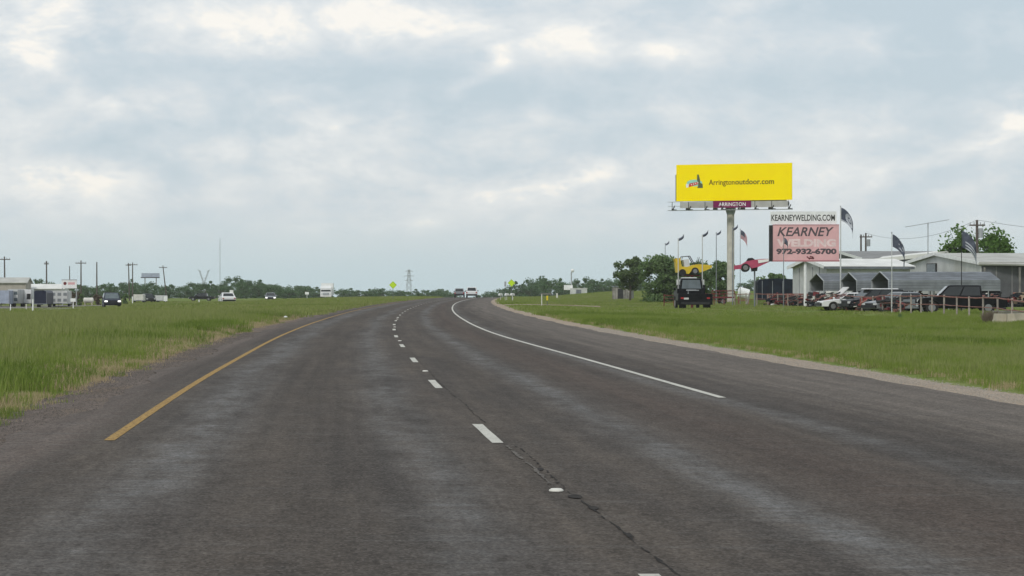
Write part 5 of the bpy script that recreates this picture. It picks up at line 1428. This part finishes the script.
# ---------------------------------------------------------------- grass, weeds and gravel (countless)
lib = bpy.data.collections.new('tufts')           # sources for the instancing, not part of the scene itself
def tuft(seed, n, spread, hmin, hmax, w, material, seedhead=0.0, lean=.5):
    r = np.random.default_rng(seed); vs = []; fs = []
    for _ in range(n):
        a = r.uniform(0, 6.28); q = spread * math.sqrt(r.random()); x, y = q * math.cos(a), q * math.sin(a)
        h = r.uniform(hmin, hmax); b = r.uniform(0, 6.28); l = h * lean * r.uniform(.1, 1); dx, dy = math.cos(b) * l, math.sin(b) * l
        px_, py_ = -math.sin(b) * w / 2, math.cos(b) * w / 2; o = len(vs)
        vs += [(x - px_, y - py_, -.03), (x + px_, y + py_, -.03), (x + dx * .4 + px_ * .8, y + dy * .4 + py_ * .8, h * .6), (x + dx * .4 - px_ * .8, y + dy * .4 - py_ * .8, h * .6), (x + dx, y + dy, h)]
        fs += [(o, o + 1, o + 2, o + 3), (o + 3, o + 2, o + 4)]
    me = bpy.data.meshes.new('tuft'); me.from_pydata(vs, [], fs); me.materials.append(M[material]); me.update()
    return me
def stone_mesh(seed, mk='stone'):
    r = np.random.default_rng(seed); f = MB()
    for _ in range(26):
        c = r.uniform(-.3, .3, 3); s = r.uniform(.004, .013); c[2] = s * .3
        p = [Vector(c) + Vector((s * x, s * y, s * z * .7)) * r.uniform(.7, 1.2) for x, y, z in ((1, 0, 0), (-1, 0, 0), (0, 1, 0), (0, -1, 0), (0, 0, 1))]
        f.add(p, [(0, 2, 4), (2, 1, 4), (1, 3, 4), (3, 0, 4)])
    me = bpy.data.meshes.new('stones'); me.from_pydata(f.v, [], f.f); me.materials.append(M[mk]); me.update(); return me
def source(prefix, meshes):
    c = bpy.data.collections.new(prefix)
    for i, me in enumerate(meshes):
        o = bpy.data.objects.new('%s_%02d' % (prefix, i), me); c.objects.link(o)
    return c
def scatter(name, label, cat, U, D, coll, var, smin, smax, seed, keep=None, zoff=0.0, zfun=None):
    r = np.random.default_rng(seed)
    X = Xd(D) + U
    Z = (zter_u(U, D) if zfun is None else zfun(U, D)) + zoff
    n = len(U)
    me = bpy.data.meshes.new(name)
    me.vertices.add(n); me.vertices.foreach_set('co', np.stack([X, D, Z], 1).astype(np.float32).ravel())
    a = me.attributes.new('variant', 'INT', 'POINT'); a.data.foreach_set('value', np.asarray(var, np.int32))
    a = me.attributes.new('turn', 'FLOAT_VECTOR', 'POINT')
    rot = np.zeros((n, 3), np.float32); rot[:, 2] = r.uniform(0, 6.28, n); a.data.foreach_set('vector', rot.ravel())
    a = me.attributes.new('size', 'FLOAT', 'POINT'); sc = np.asarray(smin) + (np.asarray(smax) - np.asarray(smin)) * r.random(n)
    a.data.foreach_set('value', sc.astype(np.float32))
    o = bpy.data.objects.new(name, me); col.objects.link(o)
    tag(o, label, cat, kind='stuff')
    g = bpy.data.node_groups.new(name + '_instances', 'GeometryNodeTree')
    g.interface.new_socket('Geometry', in_out='INPUT', socket_type='NodeSocketGeometry')
    g.interface.new_socket('Geometry', in_out='OUTPUT', socket_type='NodeSocketGeometry')
    gi = g.nodes.new('NodeGroupInput'); go = g.nodes.new('NodeGroupOutput')
    ci = g.nodes.new('GeometryNodeCollectionInfo'); ci.inputs[0].default_value = coll
    ci.inputs['Separate Children'].default_value = True; ci.inputs['Reset Children'].default_value = True
    ip = g.nodes.new('GeometryNodeInstanceOnPoints'); ip.inputs['Pick Instance'].default_value = True
    def attr(nm, ty):
        q = g.nodes.new('GeometryNodeInputNamedAttribute'); q.data_type = ty; q.inputs[0].default_value = nm
        return [s for s in q.outputs if s.enabled and s.name == 'Attribute'][0]
    g.links.new(gi.outputs[0], ip.inputs['Points']); g.links.new(ci.outputs[0], ip.inputs['Instance'])
    g.links.new(attr('variant', 'INT'), ip.inputs['Instance Index'])
    g.links.new(attr('turn', 'FLOAT_VECTOR'), ip.inputs['Rotation'])
    g.links.new(attr('size', 'FLOAT'), ip.inputs['Scale'])
    g.links.new(ip.outputs[0], go.inputs[0])
    md = o.modifiers.new('instances', 'NODES'); md.node_group = g
    return o
gr = np.random.default_rng(99)
def field(d0, d1, dens, side, ulo, uhi_px=None, uhi=60):
    """random points of the verge seen in the frame, a few metres more on each side"""
    n = int((d1 - d0) * (uhi - ulo) * dens); D = gr.uniform(d0, d1, n); Uv = gr.uniform(ulo, uhi, n)
    U = Uv * side
    X = Xd(D) + U; m = np.abs(X) < D * .2175 + 5 + .02 * D
    return U[m], D[m]
def patchy(U, D, s, seed):
    X = Xd(D) + U; r = np.random.default_rng(seed); q = np.zeros_like(X)
    for k in range(5):
        a = r.uniform(0, 6.28); f_ = (1 / s) * 1.7 ** k * .6
        q += np.sin((X * math.cos(a) + D * math.sin(a) * .5) * f_ + r.uniform(0, 6.28)) / (1.25 ** k)
    return q / 2.2
# sources: 0-2 green, 3-4 olive seedy, 5-6 deep green, 7-8 dry
ml = [tuft(i, 62, .42, .08, .26, .013, 'blade_green') for i in range(3)] + [tuft(3 + i, 52, .42, .12, .36, .011, 'blade_olive', lean=.35) for i in range(2)] + \
     [tuft(5 + i, 80, .36, .12, .34, .015, 'blade_deep', lean=.7) for i in range(2)] + [tuft(7 + i, 60, .34, .05, .20, .010, 'blade_dry', lean=1.0) for i in range(2)]
CL = source('grass_tuft', ml)
mf = [tuft(20 + i, 70, 1.1, .06, .20, .045, k, lean=.5) for i, k in enumerate(['blade_green', 'blade_green', 'blade_olive', 'blade_olive', 'blade_deep'])]
CF = source('meadow_tuft', mf)
parts = [field(6, 60, 12, -1, 4.95, uhi=14), field(60, 130, 5.5, -1, 4.95, uhi=36)]
U = np.concatenate([p[0] for p in parts]); D = np.concatenate([p[1] for p in parts])
pt = patchy(U, D, 3.0, 1); pt2 = patchy(U, D, 6.0, 2); r0 = gr.random(len(U))
au = -U
var = np.where((pt > .5) & (r0 > .35) & (au < 8 + 2 * pt2), gr.integers(5, 7, len(U)), gr.integers(0, 3, len(U)))
pol = np.clip(.20 + (au - 5.5) * .085 + .35 * pt2, .05, .85)
var = np.where(r0 < pol, gr.integers(3, 5, len(U)), var)
r2 = gr.random(len(U))
edge = 5.95 + .35 * np.sin(D * .35) + .25 * np.sin(D * .83 + 1) + .2 * np.sin(D * 1.9)
var = np.where((au < edge + .6 * r2) & (r0 < .8), gr.integers(7, 9, len(U)), var)
keep = ~((au < 5.25) & (gr.random(len(U)) < .55))
sc = np.where(au < edge, .55, np.where(au > 8, 1.1, .95))
sc = sc * np.where(D > 60, 1.2, 1.0)
scatter('grass', 'tall green and olive grass on the left median verge', 'grass', U[keep], D[keep], CL, var[keep], (sc * .7)[keep], (sc * 1.15)[keep], 1)
parts = [field(8, 60, 15, 1, 8.1, uhi=17), field(60, 140, 6.0, 1, 7.95, uhi=40)]
U = np.concatenate([p[0] for p in parts]); D = np.concatenate([p[1] for p in parts])
pt = patchy(U, D, 3.0, 3); r0 = gr.random(len(U))
pt2 = patchy(U, D, 7.0, 8); r2 = gr.random(len(U))
var = np.where((pt > .45) & (r2 < .75), gr.integers(5, 7, len(U)), gr.integers(0, 3, len(U)))
var = np.where(r0 < np.clip(.08 + .30 * pt2, .03, .5), gr.integers(3, 5, len(U)), var)
var = np.where(r0 > .965 - .03 * pt2, gr.integers(7, 9, len(U)), var)
var = np.where((U < 8.6) & (r0 < .45), gr.integers(7, 9, len(U)), var)
keep = ~((U < 8.3) & (gr.random(len(U)) < .65))
sc = np.where(U < 8.8, .5, .62) * np.where(D > 60, 1.2, 1.0)
scatter('grass', 'shorter bright green grass on the right verge before the yard', 'grass', U[keep], D[keep], CL, var[keep], (sc * .7)[keep], (sc * 1.2)[keep], 2)
# farther meadow, coarser
def meadow(name, label, side, ulo, d0, d1, dens, uhi, seed, p_olive, smul=1.0):
    U, D = field(d0, d1, dens, side, ulo, uhi=uhi)
    pt = patchy(U, D, 9.0, seed); r0 = gr.random(len(U))
    var = np.where(r0 < p_olive + .08 + .25 * pt, gr.integers(2, 4, len(U)), gr.integers(0, 2, len(U)))
    var = np.where((pt > .8) & (r0 > .5), 4, var)
    m = np.ones(len(U), bool)
    if side > 0:                                    # keep the drive and the floor of the yard bare
        X = Xd(D) + U
        m &= ~((D > 208) & (D < 227.5) & (X < 9))
    else:
        m &= ~(np.abs(U - ufront(D)) < 3.7); m &= ~((U < -44) & (D > 288) & (D < 353))
    scatter(name, label, 'grass', U[m], D[m], CF, var[m], (.7 + .0012 * D[m]) * smul, (1.05 + .0012 * D[m]) * smul, seed)
meadow('meadow_grass', 'olive meadow grass running from the left verge to the frontage lots', -1, 5.3, 125, 460, .55, 95, 11, .62)
meadow('meadow_grass', 'green meadow grass right of the road toward the shack', 1, 8.5, 135, 640, .38, 48, 12, .35, .8)
# gravel crumbs on both shoulders
CS = source('gravel_stones', [stone_mesh(i) for i in range(4)])
CB = source('dark_stones', [stone_mesh(9 + i, 'stone_dark') for i in range(4)])
n = 2600; D = gr.uniform(20, 90, n); U = gr.uniform(7.15, 8.25, n)
scatter('gravel', 'loose pale gravel along the right road edge', 'gravel', U, D, CS, gr.integers(0, 4, n), .8, 1.5, 21, zfun=lambda U, D: zroad(D) - .012 - .035 * ss(7.2, 8.2, U))
n = 2200; D = gr.uniform(16, 80, n); U = gr.uniform(-5.6, -4.5, n)
scatter('gravel', 'loose brownish gravel along the left road edge', 'gravel', U, D, CB, gr.integers(0, 4, n), .8, 1.5, 22, zfun=lambda U, D: zroad(D) - .012 - .04 * ss(4.5, 5.5, -U))

# ---------------------------------------------------------------- hazy air
HAZE = 0.00011
f = MB(); f.box((40, 1170, (52 - 11) / 2), (2700, 2560, 63))
hm = bpy.data.materials.new('haze_air'); hm.use_nodes = True
H = NT(hm.node_tree); H.n.clear(); ho = H.node('ShaderNodeOutputMaterial'); pv = H.node('ShaderNodeVolumePrincipled')
pv.inputs['Color'].default_value = (.985, .99, 1.0, 1); pv.inputs['Density'].default_value = HAZE
H.l.new(pv.outputs[0], ho.inputs['Volume'])
M['haze_air'] = hm
tag(obj('haze', f, 'haze_air'), 'pale even haze filling the air over the whole plain', 'haze', kind='stuff')
